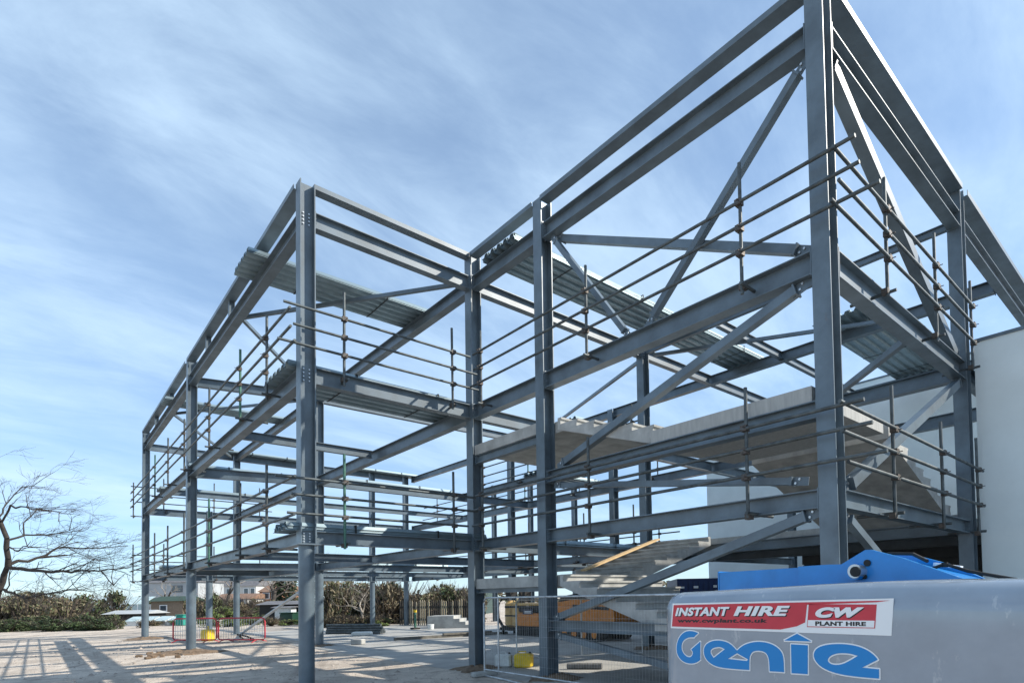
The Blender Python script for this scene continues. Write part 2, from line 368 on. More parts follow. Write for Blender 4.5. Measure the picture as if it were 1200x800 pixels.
brace((3.62, 0, 4.62), (9.0, 0, 6.22), .14); brace((3.5, 0, 4.14), (8.85, 0, 3.42), .11)
brace((3.40, 0, 1.36), (9.05, 0, 2.87), .14); brace((3.45, 0, .93), (9.0, 0, .16), .12)
brace((X1, .55, 3.36), (X1, 6.0, 6.15), .16, nrm='x'); brace((X1-.02, .38, 9.55), (X1-.02, 5.9, 6.75), .2, nrm='x'); brace((X1, .5, 2.82), (X1, 5.9, .25), .12, nrm='x')
brace((-5.77, YA+.12, RF-.2), (-.2, -.4, RF-.2), .09, False); brace((-5.9, YA+.12, RF-.2), (XK+.3, -.2, RF-.2), .09, False)
brace((-7.48, 8.9, RF-.25), (-.25, 6.6, RF-.25), .1, False); brace((.3, 6.6, RF-.25), (6.9, 10.0, RF-.25), .1, False)
brace((6.2, 6.3, F2-.2), (9.33, 3.6, F2-.2), .12, False); brace((-17.5, YA+.12, RF-.2), (-12, -.3, RF-.2), .09, False)
brace((-17.6, YA+.12, RF-.2), (-24.8, -.3, RF-.2), .09, False)
# ------------------------------------------------------------------ stairs
def flight(name, o, run, wid, n, going, rise, waist, width, parent, m=CONC):
    # climbs along run from o (foot, top of lower landing); side profile extruded along wid
    o, run, wid = Vector(o), Vector(run), Vector(wid)*width
    prof = [(0, 0)]
    for k in range(n):
        prof += [(k*going+(.0 if k == 0 else .0), k*rise+.001 if k == 0 else k*rise), (k*going+.028, k*rise+.004), (k*going+.028, (k+1)*rise-.045), (k*going-.004, (k+1)*rise-.04), (k*going-.004, (k+1)*rise)]
    prof += [((n-1)*going+.12, n*rise), ((n-1)*going+.12, n*rise-waist*1.25), (0.05, -waist), (0, -waist)]
    b = MB(); k = len(prof)
    A = [o+run*x+Vector((0, 0, z)) for x, z in prof]; B = [a+wid for a in A]
    # side faces split per step so that caps are clean
    b.add(A+B, [tuple(range(k)), tuple(range(2*k-1, k-1, -1))]+[(i, k+i, k+(i+1) % k, (i+1) % k) for i in range(k)])
    return b.build(name, m, parent)
for lev, dz in enumerate((0, -3.37)):
    st = empty('concrete_staircase', (6, 1.5, 0))
    tag(st, ('upper concrete staircase with landings hung between first and second floor beams' if lev == 0 else 'lower concrete staircase rising from the ground slab to the first floor'), 'staircase')
    b = MB(); b.b2((6.13, -.08, 4.502+dz), (9.24, 2.5, 4.73+dz)); lo = b.build('landing', CONCW, st)
    flight('flight', (6.12, .02, 4.73+dz), (-1, 0, 0), (0, 1, 0), 6, .53, .148, .20, 2.6, st)
    b = MB(); b.b2((.17, -.1, 5.372+dz), (2.77, .168, 5.62+dz)); b.b2((.17, .169, 5.372+dz), (3.34, 2.7, 5.62+dz)); b.build('landing', CONC, st)
    flight('flight', (6.4, 6.15, 3.435+dz if lev == 0 else .014), (0, -1, 0), (1, 0, 0), 9, .405, (4.73-3.435)/9 if lev == 0 else (1.36-.014)/9, .2, 2.82, st)
    if lev == 1: flight('flight', (.12, 2.71, 2.25), (0, 1, 0), (1, 0, 0), 8, .47, .1475, .2, 2.7, st)
    for ch in st.children: ch.matrix_parent_inverse = st.matrix_basis.inverted()
b = MB(); b.b2((.2, 6.56, F1+.004), (9.3, 13.9, F1+.19)); tag(b.build('concrete_floor_deck', CONC), 'grey concrete first floor slab behind the stairs, its edge on the steel beams', 'floor slab')
wl = empty('panelled_wall', (6.0, 13.5, 0)); tag(wl, 'dark grey horizontally panelled ground floor wall beneath the concrete floor slab', 'wall')
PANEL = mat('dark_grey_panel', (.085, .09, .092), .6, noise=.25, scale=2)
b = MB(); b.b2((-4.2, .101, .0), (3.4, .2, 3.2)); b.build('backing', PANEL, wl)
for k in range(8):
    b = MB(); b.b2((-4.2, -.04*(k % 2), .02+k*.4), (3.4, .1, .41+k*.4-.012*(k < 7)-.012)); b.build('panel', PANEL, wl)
# timber plank on the stair
b = MB(); a0, a1 = onplane(668, 668, 0, .9), onplane(736, 642, 0, 1.4)
b.prism([(-.11, -.025), (.11, -.025), (.11, .025), (-.11, .025)], (.75, 2.95, 2.49), (.75, 6.1, 3.52)); tag(b.build('timber_plank', WOOD), 'pale new timber plank lying up the concrete steps', 'plank')
# ------------------------------------------------------------------ deck bundles
def bundle(axis, a0, a1, b0, b1, z, layers, label, lift=.028, grp='bundles of galvanised floor decking', straps=2):
    # sheets run along 'axis' from a0..a1; profile across b0..b1
    e = empty('deck_bundle', (0, 0, 0))
    wd = b1-b0; npit = max(3, round(wd/.3)); pit = wd/npit; dp = .075
    for k in range(layers):
        m = MB(); pr = []; z0 = z+k*lift; jb = random.uniform(-.012, .012); ja = random.uniform(-.03, .03)
        for i in range(npit):
            x = b0+i*pit+jb
            pr += [(x, z0), (x+pit*.36, z0), (x+pit*.5, z0+dp), (x+pit*.86, z0+dp)]
        pr.append((b0+wd+jb, z0))
        top = [(p[0], p[1]+.006) for p in pr]
        n = len(pr); V = []
        for t in (a0+ja, a1+ja):
            for q in pr+top:
                V.append((t, q[0], q[1]) if axis == 'x' else (q[0], t, q[1]))
        fs = []
        for i in range(n-1):
            fs += [(i, i+1, 2*n+i+1, 2*n+i), (n+i, n+i+1, 3*n+i+1, 3*n+i), (i, n+i, n+i+1, i+1), (2*n+i, 2*n+i+1, 3*n+i+1, 3*n+i)]
        fs += [(0, 2*n, 3*n, n), (n-1, 2*n-1, 4*n-1, 3*n-1)]
        m.add(V, fs); m.build('sheet', GALV, e)
    zt = z+(layers-1)*lift+dp+.01
    for s in range(straps):
        t = a0+(a1-a0)*((s+.7)/(straps+.4)); q = MB()
        for lo, hi in (((b0-.02, z-.006), (b1+.02, z-.001)), ((b0-.02, zt), (b1+.02, zt+.006)), ((b0-.022, z-.006), (b0-.017, zt+.006)), ((b1+.017, z-.006), (b1+.022, zt+.006))):
            if axis == 'x': q.b2((t-.016, lo[0], lo[1]), (t+.016, hi[0], hi[1]))
            else: q.b2((lo[0], t-.016, lo[1]), (hi[0], t+.016, hi[1]))
        q.build('strap', DARK, e)
    return tag(e, label, 'decking bundle', grp)
bundle('y', -4.45, .18, -3.85, -2.45, RF+.008, 3, 'galvanised deck sheets overhanging the roof beam beside the tall corner column')
bundle('y', -.22, 10.9, .85, 2.2, RF+.008, 4, 'long galvanised deck bundle on the roof beams behind the recessed corner column', straps=4)
bundle('y', 9.1, 16.7, 4.7, 6.2, RF+.008, 2, 'galvanised deck sheets on the rear roof beams near the white wall', straps=3)
bundle('y', -4.25, .45, -2.0, -.14, F2+.008, 3, 'strapped decking bundle on the second floor beside the tall corner column')
bundle('y', -4.35, .3, -.85, .05, F1+.008, 4, 'shiny strapped decking bundle on the first floor edge beam by the tall corner column')
bundle('y', 1.6, 6.5, -.95, -.1, F1+.008, 4, 'decking bundle on the first floor beam beside the concrete steps')
bundle('y', -4.1, .1, -13.3, -12.4, F2+.008, 2, 'thin decking bundle across the second floor at the middle columns')
bundle('y', -.6, 3.6, -25.5, -24.4, RF+.008, 2, 'decking bundle on the roof beams at the far end of the frame')
bundle('y', 6.3, 10.4, -25.5, -24.4, RF+.008, 2, 'decking bundle on the rear roof corner of the far end')
bundle('y', 9.8, 14.5, -8.7, -7.4, RF+.008, 3, 'decking bundle on the rear roof beam behind the concrete steps')
beam((XK, hw, RF), (XK, YR-.12, RF), HR, plates=False)
bundle('y', .3, 5.6, -12.6, -11.75, F1+.008, 3, 'decking bundle on the first floor beam behind the middle round columns')
bundle('y', .3, 5.9, -12.7, -11.75, F2+.008, 3, 'decking bundle on the second floor beam behind the middle columns')
bundle('y', -4.2, .2, -18.6, -17.4, F1+.008, 3, 'decking bundle across the first floor midway to the far end')
bundle('y', -4.2, .2, -19.4, -18.2, F2+.008, 2, 'decking bundle across the second floor midway to the far end')
bundle('y', -4.3, .2, -17.2, -16.1, RF+.008, 2, 'decking bundle across the roof beams midway to the far end')
bundle('y', 6.2, 10.6, -6.6, -5.6, F2+.008, 3, 'decking bundle on the rear second floor beams behind the stairs')
for zz_ in (F1, F2): beam((-18.2, YA+.12, zz_), (-18.2, -.12, zz_), .24, .16, plates=False); beam((-6.2, YA+.12, zz_), (-6.2, -.12, zz_), .24, .16, plates=False); beam((-18.2, .12, zz_), (-18.2, YR-.12, zz_), .24, .16, plates=False)
# ------------------------------------------------------------------ guard rails
def guard(axis, fix, a0, a1, posts, zf, label, inward, th=.0275, over=True):
    e = empty('scaffold_guardrail', (0, 0, 0))
    P = (lambda a, d, z: (a, fix+d, z)) if axis == 'x' else (lambda a, d, z: (fix+d, a, z))
    big = zf > 5
    zs = [zf+o for o in ((.33, .72, 1.12) if big else (.30, .70, 1.05))]
    zb, zt = (zf-.25, zf+1.68) if big else (zf-.32, zf+1.66)
    off = -inward*.055
    for k, z in enumerate(zs):
        m = MB(); L_ = a1-a0; n = max(1, int(L_/5.2)+1)
        j0, j1 = random.uniform(-.25, .12), random.uniform(-.12, .25)
        m.tube(P(a0+j0, off, z+random.uniform(-.02, .02)), P(a1+j1, off, z+random.uniform(-.02, .02)), th, n=10); rl = m.build('rail', TUBE, e)
    for a in posts:
        t = random.uniform(-.012, .012)
        m = MB(); m.tube(P(a, 0, zb+random.uniform(-.06, .04)), P(a+t, 0, zt+random.uniform(-.06, .1)), th*1.05, n=10); po = m.build('post', GTUBE if random.random() < .14 else TUBE, e)
        for z in zs:
            c = MB(); c.box(P(a, off*.5, z), (.105, .105, .09)); c.tube(P(a-.075, off*.4, z+.02), P(a+.075, off*.4, z+.02), .009, n=6)
            c.tube(P(a+.03, off-.08*inward, z), P(a+.03, off+.10*inward, z), .008, n=6); c.build('coupler', COUP, po)
        c = MB(); c.box(P(a, inward*.03, zf-(.18 if big else .29)), (.1, .1, .09)); c.build('coupler', COUP, po)
        m = MB(); zz = zf-(H2 if big else H1)-.03; zz = zb+.07
        m.tube(P(a+.05, -inward*.12, zz), P(a+.05, inward*.62, zz), th, n=8); m.build('transom', TUBE, po)
        c = MB(); c.box(P(a+.05, inward*.42, zz+.03), (.11, .1, .1)); c.tube(P(a+.05, inward*.42, zz-.02), P(a+.05, inward*.42, zz+.16), .01, n=6); c.build('beam_clamp', COUP, po)
    return tag(e, label, 'guardrail', 'scaffold tube guardrails round the floor edges')
for zf, nm in ((F1, 'first'), (F2, 'second')):
    guard('x', -.27, .45, 10.15, (.78, 4.65, 8.25), zf, 'three tube guardrail along the braced front of the '+nm+' floor', 1)
    guard('y', .27, -4.42, -.3, (-3.3, -.75), zf, 'short three tube guardrail on the '+nm+' floor between tall and recessed corners', -1)
    guard('x', -4.24, -28.0, .15, (-1.85, -4.3, -8.1, -12.3, -15.9, -19.5, -27.5), zf, 'long three tube guardrail on the '+nm+' floor running to the far end', 1)
    guard('y', 9.74, -.25, 6.3, (1.55, 3.9, 6.2), zf, 'three tube guardrail on the '+nm+' floor beside the white wall', -1)
    guard('y', -25.4, -4.3, 1.6, (-3.2, -1.0, 1.2), zf, 'three tube guardrail across the far end of the '+nm+' floor', 1)
    guard('x', 6.75, -11.4, -.4, (-10.5, -7, -3.5, -.9), zf, 'three tube guardrail on the '+nm+' floor along the stair opening', -1)
    guard('x', 10.45, -24, -2, (-22, -17, -12.4, -8, -3), zf, 'three tube guardrail along the back edge of the '+nm+' floor', -1)
# ------------------------------------------------------------------ boom lift
BL = empty('boom_lift', (12.3, -3.7, 0))
tag(BL, 'grey and blue boom lift with red and white hire sticker parked before the frame', 'boom lift')
def bl(o): o.parent = BL; o.matrix_parent_inverse = Matrix.Translation((-12.3, 3.7, 0)); return o
YP = -4.9
X0c, X1c, Y1c, RC = 10.47, 14.15, -2.5, .2
def ysurf(x):
    d = X0c+RC-x
    return YP if d <= 0 else YP+RC-math.sqrt(max(0, RC*RC-min(d, RC*.999)**2))
def crown(x): return .045*math.exp(-((x-12.1)/1.1)**2)-.012
def cover():
    b = MB(); n = 12
    def ring(ins, z, top):
        pts = []
        for (cx, cy, a0), (nx, ny) in zip(((X1c-RC, YP+RC, -90), (X1c-RC, Y1c-RC, 0), (X0c+RC, Y1c-RC, 90), (X0c+RC, YP+RC, 180)), ((X1c-RC, 1), (X0c+RC, 1), (X0c+RC, -1), (X1c-RC, -1))):
            for k in range(n):
                a = math.radians(a0+90*k/(n-1)); rr = RC-ins
                pts.append((cx+rr*math.cos(a), cy+rr*math.sin(a), z))
            if a0 in (0, 180):
                xa, xb = (X1c-RC, X0c+RC) if a0 == 0 else (X0c+RC, X1c-RC); yy = (Y1c-ins) if a0 == 0 else (YP+ins)
                for k in range(1, 24): pts.append((xa+(xb-xa)*k/24, yy, z))
        return [(x, y, zz+top*crown(x)) for x, y, zz in pts]
    zs = []; zt, zb, e = 1.81, .78, .13
    for k in range(7):
        a = math.pi/2*k/6; zs.append((e*(1-math.sin(a)), zb+e*(1-math.cos(a)), 0))
    zs.append((0, 1.5, 0))
    for k in range(13):
        a = math.pi/2*k/12; zs.append((e*(1-math.cos(a)), zt-e+e*math.sin(a), .3+.7*k/12))
    zs.append((.3, zt+.004, 1))
    vs = []
    for ins, z, t in zs: vs += ring(ins, z, t)
    m = len(ring(0, 0, 0)); fs = []
    for r in range(len(zs)-1):
        for i in range(m): fs.append((r*m+i, r*m+(i+1) % m, (r+1)*m+(i+1) % m, (r+1)*m+i))
    b.add(vs, fs, True)
    b.add(vs[:m], [tuple(range(m-1, -1, -1))]); b.add(vs[-m:], [tuple(range(m))], True)
    return b.build('counterweight_cover', GENIEG)
cov = bl(cover())
# shallow panel seam grooves and latch on the cover
q = MB(); q.b2((12.86, YP-.004, .95), (12.872, YP+.01, 1.76)); q.b2((12.88, YP-.012, 1.2), (12.94, YP+.01, 1.32)); o = q.build('cover_latch', DARK); o.parent = cov
# boom (blue): tapering box behind the cover plus pivot plates
def sideplate(name, pts, y0, y1, m):
    b = MB(); k = len(pts); A = [(x, y0, z) for x, z in pts]; B = [(x, y1, z) for x, z in pts]
    b.add(A+B, [tuple(range(k)), tuple(range(2*k-1, k-1, -1))]+[(i, k+i, k+(i+1) % k, (i+1) % k) for i in range(k)]); return b.build(name, m)
bl(sideplate('boom_tube', [(10.37, 1.60), (11.34, 1.60), (11.34, 1.972), (10.37, 1.962)], -4.0, -3.45, BLUE))
ft = bl(sideplate('boom_head', [(11.1, 1.55), (12.35, 1.55), (12.24, 1.82), (11.82, 1.995), (11.62, 2.062), (11.585, 2.062), (11.42, 1.975), (11.33, 1.978), (11.1, 1.975)], -4.05, -4.0, BLUE))
bl(sideplate('boom_head', [(11.05, 1.55), (12.35, 1.55), (12.24, 1.80), (11.9, 1.97), (11.66, 2.05), (11.32, 2.052), (11.18, 1.985)], -3.44, -3.39, BLUE))
bl(sideplate('boom_arm', [(11.5, 1.56), (13.9, 1.55), (13.9, 1.76), (12.3, 1.80), (11.7, 1.985), (11.52, 1.985)], -3.99, -3.45, BLUE))
q = MB(); q.tube((11.535, -4.13, 1.918), (11.535, -4.04, 1.918), .055, n=20); bl(q.build('pivot_boss', BLUE)); q = MB(); q.tube((11.55, -4.145, 1.921), (11.55, -4.05, 1.921), .046, n=20); bl(q.build('pivot_pin', BOLT))
for x_, z_, r_, y_ in ((11.60, 1.975, .022, -4.045), (11.47, 1.945, .012, -4.045), (11.58, 1.885, .016, -4.045), (11.56, 1.918, .034, -4.14)):
    q = MB(); q.tube((x_, y_-.02, z_), (x_, y_, z_), r_, n=14); bl(q.build('pin_hole', DARK))
q = MB(); q.tube((12.02, -3.9, 1.93), (12.02, -3.9, 1.96), .02, n=8); q.path([(11.9, -3.95, 1.90), (12.02, -3.9, 1.95), (12.15, -3.9, 1.9), (12.4, -3.9, 1.84)], .012, 6); bl(q.build('hydraulic_hose', DARK))
q = MB(); q.prism([(-.03, -.01), (.03, -.01), (.03, .01), (-.03, .01)], (11.9, -3.7, 1.96), (12.06, -3.7, 1.93)); bl(q.build('warning_plate', LWHITE))
q = MB(); q.path([(11.95, -4.0, 1.97), (11.8, -3.8, 2.03), (11.6, -3.7, 2.05)], .012, 6); bl(q.build('hydraulic_hose', DARK))
q = MB(); q.b2((10.36, -4.004, 1.80), (10.372, -3.44, 1.97)); bl(q.build('boom_end_cap', BLUE))
# chassis and wheels (below the frame edge)
q = MB(); q.bevbox((12.2, -3.7, .55), (3.6, 1.25, .36), .05); bl(q.build('chassis', BLUE))
q = MB(); q.tube((12.2, -3.7, .7), (12.2, -3.7, .8), .62, n=28); bl(q.build('slew_ring', DARK))
for wx in (10.95, 13.4):
    for wy in (-4.65, -2.75):
        q = MB(); q.tube((wx, wy-.16, .47), (wx, wy+.16, .47), .47, n=28, smooth=False)
        for k in range(22):
            a = 2*math.pi*k/22; q.box((wx+.468*math.cos(a), wy, .47+.468*math.sin(a)), (.05, .31, .05), mat=Matrix.Rotation(-a, 3, 'Y'))
        w = bl(q.build('wheel', DARK)); q = MB(); s = -1 if wy < -3.7 else 1
        q.tube((wx, wy+s*.1, .47), (wx, wy+s*.175, .47), .25, n=22); o = q.build('rim', BLUE); o.parent = w
# ---- decals on the flat side of the cover: pixel outlines dropped on the panel plane
def pp(px, py, ox=780, oy=690, k=.225, y=YP):
    p = onplane(ox+px*k, oy+py*k, 1, y); return (p.x, p.z)
def flat(name, pts, y, m, holes=(), parent=cov):
    cu = bpy.data.curves.new(name, 'CURVE'); cu.dimensions = '2D'; cu.fill_mode = 'BOTH'; cu.extrude = .0008
    for pl_ in [pts]+list(holes):
        sp = cu.splines.new('POLY'); sp.points.add(len(pl_)-1); sp.use_cyclic_u = True
        for i, (x, z) in enumerate(pl_): sp.points[i].co = (x, z, 0, 1)
    tmp = bpy.data.objects.new(name, cu); COL.objects.link(tmp)
    dg = bpy.context.evaluated_depsgraph_get(); me = bpy.data.meshes.new_from_object(tmp.evaluated_get(dg)); bpy.data.objects.remove(tmp)
    me.transform(Matrix(((1, 0, 0, 0), (0, 0, -1, y), (0, 1, 0, 0), (0, 0, 0, 1)))); me.materials.clear(); me.materials.append(m)
    o = bpy.data.objects.new(name, me); COL.objects.link(o); o.parent = parent; return o
def smooth(pts, it=2):
    for _ in range(it):
        out = []
        for i in range(len(pts)):
            a, b = pts[i], pts[(i+1) % len(pts)]
            if len(a) > 2 and a[2]: out.append(a)
            if not (len(a) > 2 and a[2]): out.append((a[0]*.75+b[0]*.25, a[1]*.75+b[1]*.25))
            if not (len(b) > 2 and b[2]): out.append((a[0]*.25+b[0]*.75, a[1]*.25+b[1]*.75))
        pts = out
    return pts
def strip(loops, w, y, m, name):
    b = MB(); cnt = 0
    for lp in loops:
        n = len(lp)
        for i in range(n):
            a, c = Vector(lp[i]), Vector(lp[(i+1) % n]); d = (c-a)
            if d.length < 1e-5: continue
            d.normalize(); nn = Vector((-d.y, d.x))*w; a2, c2 = a-d*w*.6, c+d*w*.6
            cnt += 1; yy_ = y-cnt*3e-6
            b.add([(p.x, yy_, p.y) for p in (a2-nn, c2-nn, c2+nn, a2+nn)], [(0, 1, 2, 3)])
    o = b.build(name, m, cov); return o
C = 1  # corner flag
K8 = dict(k=.1375)
G = [(280, 372, C), (240, 358), (195, 353), (150, 372), (115, 415), (96, 480), (99, 545), (125, 592), (170, 624), (225, 634), (270, 622), (298, 600, C), (298, 445, C), (222, 512, C), (240, 538), (225, 574), (195, 580), (160, 556), (138, 515), (138, 465), (160, 428), (200, 408), (243, 408, C)]
EN = [(716, 686, C), (560, 676), (450, 662), (385, 632), (342, 588), (326, 530), (338, 478), (380, 446), (440, 433), (510, 443), (560, 468), (610, 522, C), (660, 478), (730, 452), (800, 445), (880, 456), (945, 486), (990, 530), (1008, 585), (1012, 704, C), (890, 697, C), (886, 600), (870, 552), (840, 528), (790, 520), (745, 528), (722, 562), (716, 600)]
EN_h = [[(384, 545), (388, 512), (420, 494), (470, 488), (508, 510, C), (412, 584, C)], [(533, 592, C), (612, 543, C), (706, 596, C), (696, 610, C)]]
I1 = [(655, 286, C), (742, 291, C), (742, 441, C), (658, 436, C)]; I2 = [(686, 231, C), (760, 271, C), (620, 266, C)]
E2 = [(1113, 464, C), (1010, 456), (900, 441), (820, 411), (780, 372), (771, 335), (790, 304), (840, 287), (920, 283), (1000, 294), (1060, 320), (1095, 350), (1106, 366, C), (1025, 407, C), (1113, 416, C)]
E2_h = [[(842, 372), (858, 345), (900, 331), (960, 333), (1003, 346, C), (925, 392), (868, 394)]]
def conv(l, **k): return [pp(p[0], p[1], **k) for p in smooth(l)]
lo = []
for nm, pts, hl, kk in (('logo_letter', G, [], K8), ('logo_letter', EN, EN_h, K8), ('logo_letter', I1, [], {}), ('logo_letter', I2, [], {}), ('logo_letter', E2, E2_h, {})):
    a = conv(pts, **kk); hs = [conv(h, **kk) for h in hl]; lo += [a]+hs
    flat(nm, a, YP-.004, LBLUE, hs)
strip(lo, .0075, YP-.0015, LWHITE, 'logo_outline')
st_ = flat('hire_sticker', [pp(*p) for p in ((36, 74), (1189, 47), (1177, 242), (22, 202))], YP-.0015, LWHITE)
flat('sticker_panel', [pp(*p) for p in ((43, 82), (400, 74), (800, 66), (1170, 58), (1100, 67), (860, 76), (738, 80), (728, 172), (685, 192), (600, 209), (300, 201), (31, 193))], YP-.003, LRED)
flat('sticker_panel', [pp(*p) for p in ((747, 77), (1101, 79), (1092, 203), (738, 196))], YP-.003, LRED)
flat('sticker_panel', [pp(*p) for p in ((744, 160), (1090, 163), (1088, 199), (742, 192))], YP-.0045, LWHITE)
def text(s, quad, m, y, bold=.02, shear=0., name='lettering', parent=cov, xf=None):
    cu = bpy.data.curves.new(name, 'FONT'); cu.body = s; cu.offset = bold; cu.shear = shear; cu.extrude = .001; cu.space_character = 1.06
    tmp = bpy.data.objects.new(name, cu); COL.objects.link(tmp)
    dg = bpy.context.evaluated_depsgraph_get(); me = bpy.data.meshes.new_from_object(tmp.evaluated_get(dg)); bpy.data.objects.remove(tmp)
    xs = [v.co.x for v in me.vertices]; ys = [v.co.y for v in me.vertices]; x0, x1, y0, y1 = min(xs), max(xs), min(ys), max(ys)
    for v in me.vertices:
        u, w = (v.co.x-x0)/(x1-x0), (v.co.y-y0)/(y1-y0)
        tl, tr, br, bl_ = quad
        X = (tl[0]*(1-u)+tr[0]*u)*w+(bl_[0]*(1-u)+br[0]*u)*(1-w); Z = (tl[1]*(1-u)+tr[1]*u)*w+(bl_[1]*(1-u)+br[1]*u)*(1-w)
        v.co = (X, y-(v.co.z > 0)*.0006, Z) if xf is None else xf(X, Z)
    me.materials.clear(); me.materials.append(m)
    o = bpy.data.objects.new(name, me); COL.objects.link(o); o.parent = parent; return o
def quadpx(x0, y0t, y0b, x1, y1t, y1b, dx=0): return [pp(x0, y0t), pp(x1, y1t), pp(x1-dx, y1b), pp(x0-dx, y0b)]
for d_, m_, yy in ((5, LBLACK, YP-.0036), (0, LWHITE, YP-.0052)):
    text('INSTANT', quadpx(52+d_, 96+d_, 139+d_, 335+d_, 90+d_, 138+d_), m_, yy, .045, .25)
    text('HIRE', quadpx(356+d_, 89+d_, 138+d_, 650+d_, 85+d_, 138+d_), m_, yy, .045, .25)
    text('CW', quadpx(782+d_, 93+d_, 148+d_, 1036+d_, 93+d_, 146+d_), m_, yy, .07, .3)
text('www.cwplant.co.uk', quadpx(64, 152, 179, 532, 152, 180), LBLACK, YP-.0036, .045, .1)
text('PLANT HIRE', quadpx(782, 166, 189, 1046, 169, 191), LBLACK, YP-.0056, .045, 0)
# wrap the decals round the curved end of the cover
import bmesh
for o in list(cov.children):
    if o.name.split('.')[0] in ('cover_latch',): continue
    bm = bmesh.new(); bm.from_mesh(o.data)
    for k in range(14):
        bmesh.ops.bisect_plane(bm, geom=bm.verts[:]+bm.edges[:]+bm.faces[:], plane_co=(X0c+.06+k*.02, 0, 0), plane_no=(1, 0, 0))
    for v in bm.verts: v.co.y += ysurf(v.co.x)-YP
    bm.to_mesh(o.data); bm.free()
# ------------------------------------------------------------------ mesh fence panels
GAL2 = mat('galvanised_tube', (.52, .55, .57), .4, .6, noise=.25, scale=8)
def heras(p0, p1, label, h=1.78, posts=(.27,), wires=True):
    e = empty('mesh_fence_panel', (p0[0], p0[1], 0)); p0, p1 = Vector((*p0, 0)), Vector((*p1, 0)); d = (p1-p0); Ln = d.length; d.normalize()
    inv = Matrix.Translation((-p0.x, -p0.y, 0))
    P = lambda t, z: p0+d*t+Vector((0, 0, z))
    b = MB(); pts = [P(.0, .06), P(.0, h-.12), P(.03, h-.05), P(.1, h), P(Ln*.5, h), P(Ln-.1, h), P(Ln-.03, h-.05), P(Ln, h-.12), P(Ln, .06)]
    b.path(pts, .021, 10); b.tube(P(0, .16), P(Ln, .16), .018)
    o = b.build('frame', GAL2, e); o.matrix_parent_inverse = inv
    for t in posts:
        q = MB(); q.tube(P(Ln*t, .16), P(Ln*t, h), .02); o = q.build('upright', GAL2, e); o.matrix_parent_inverse = inv
    q = MB(); nw = int(Ln/.075)
    for i in range(1, nw): q.tube(P(Ln*i/nw, .16), P(Ln*i/nw, h), .0014, n=3, caps=False)
    for k in range(1, 8): q.tube(P(0, .16+(h-.16)*k/8)+Vector((0, 0, .004)), P(Ln, .16+(h-.16)*k/8)+Vector((0, 0, .004)), .0014, n=3, caps=False)
    o = q.build('wire_mesh', GAL2, e); o.matrix_parent_inverse = inv; o['kind'] = 'stuff'
    for t in (0, Ln):
        q = MB(); q.bevbox(P(t, .06)+d.cross(Vector((0, 0, 1)))*.0, (.62, .2, .12), .03, math.atan2(d.y, d.x)+math.pi/2); o = q.build('foot_block', CONC, e); o.matrix_parent_inverse = inv
    return tag(e, label, 'fence panel', 'temporary mesh fence panels')
heras((1.45, -.68), (8.4, -.78), 'galvanised mesh fence panel standing in front of the braced bay', posts=(.085,))
heras((.15, 1.1), (1.7, 4.3), 'galvanised mesh fence panel under the concrete stair landing', posts=(.5,), h=1.7)
b = MB(); b.path([(1.45, -.72, .03), (2.4, -.78, .025), (3.4, -.95, .025), (4.5, -1.1, .025)], .022, 8); tag(b.build('steel_pipe', GAL2), 'thin galvanised pipe lying along the foot of the mesh fence', 'pipe')
# boxes behind the fence
def canister(name, loc, d, m, label, rz, cat):
    e = empty(name, (*loc, .012), rz); b = MB(); b.bevbox((0, 0, d[2]/2), d, .04); b.build('body', m, e)
    q = MB(); q.path([(-d[0]*.28, 0, d[2]-.01), (-d[0]*.28, 0, d[2]+.05), (d[0]*.12, 0, d[2]+.05), (d[0]*.12, 0, d[2]-.01)], .015, 6); q.build('handle', m, e)
    q = MB(); q.tube((d[0]*.34, 0, d[2]-.005), (d[0]*.34, 0, d[2]+.035), .035, n=12); q.build('cap', DARK, e)
    return tag(e, label, cat)
canister('water_container', (.36, .55), (.42, .3, .33), PALE, 'white plastic water container behind the mesh fence', .75, 'container')
canister('fuel_can', (.86, .82), (.46, .3, .35), YEL, 'yellow plastic fuel can behind the mesh fence', .75, 'fuel can')
# ------------------------------------------------------------------ red barriers
def barrier(p0, p1, label):
    p0, p1 = Vector((*p0, 0)), Vector((*p1, 0)); e = empty('crowd_barrier', p0); inv = Matrix.Translation(-p0); d = p1-p0; Ln = d.length; d.normalize(); s = d.cross(Vector((0, 0, 1)))
    P = lambda t, z: p0+d*t+Vector((0, 0, z)); h = 1.08
    b = MB(); b.path([P(0, .2), P(0, h-.18), P(.05, h-.05), P(.18, h), P(Ln-.18, h), P(Ln-.05, h-.05), P(Ln, h-.18), P(Ln, .2), P(Ln-.08, .12), P(Ln/2, .12), P(.08, .12), P(0, .2)], .03, 8)
    o = b.build('frame', RED, e); o.matrix_parent_inverse = inv
    for i in range(1, 18):
        q = MB(); q.tube(P(Ln*i/18, .12), P(Ln*i/18, h), .008, n=6, caps=False); o = q.build('bar', GAL2 if i % 1 == 0 else RED, e); o.matrix_parent_inverse = inv
    for t in (.35, Ln-.35):
        q = MB(); q.path([P(t, .12)-s*.02, P(t, .1)+s*.15, P(t+.05, .02)+s*.42], .018, 6); q.path([P(t, .12)-s*.02, P(t, .1)-s*.15, P(t+.05, .02)-s*.42], .018, 6); o = q.build('foot', RED, e); o.matrix_parent_inverse = inv
    return tag(e, label, 'barrier', 'red crowd barriers by the round columns')
barrier((-20.4, -3.45), (-18.4, -2.15), 'red crowd barrier further from the concrete slab')
barrier((-18.3, -2.1), (-16.3, -.75), 'red crowd barrier with its rounded end by the concrete slab')
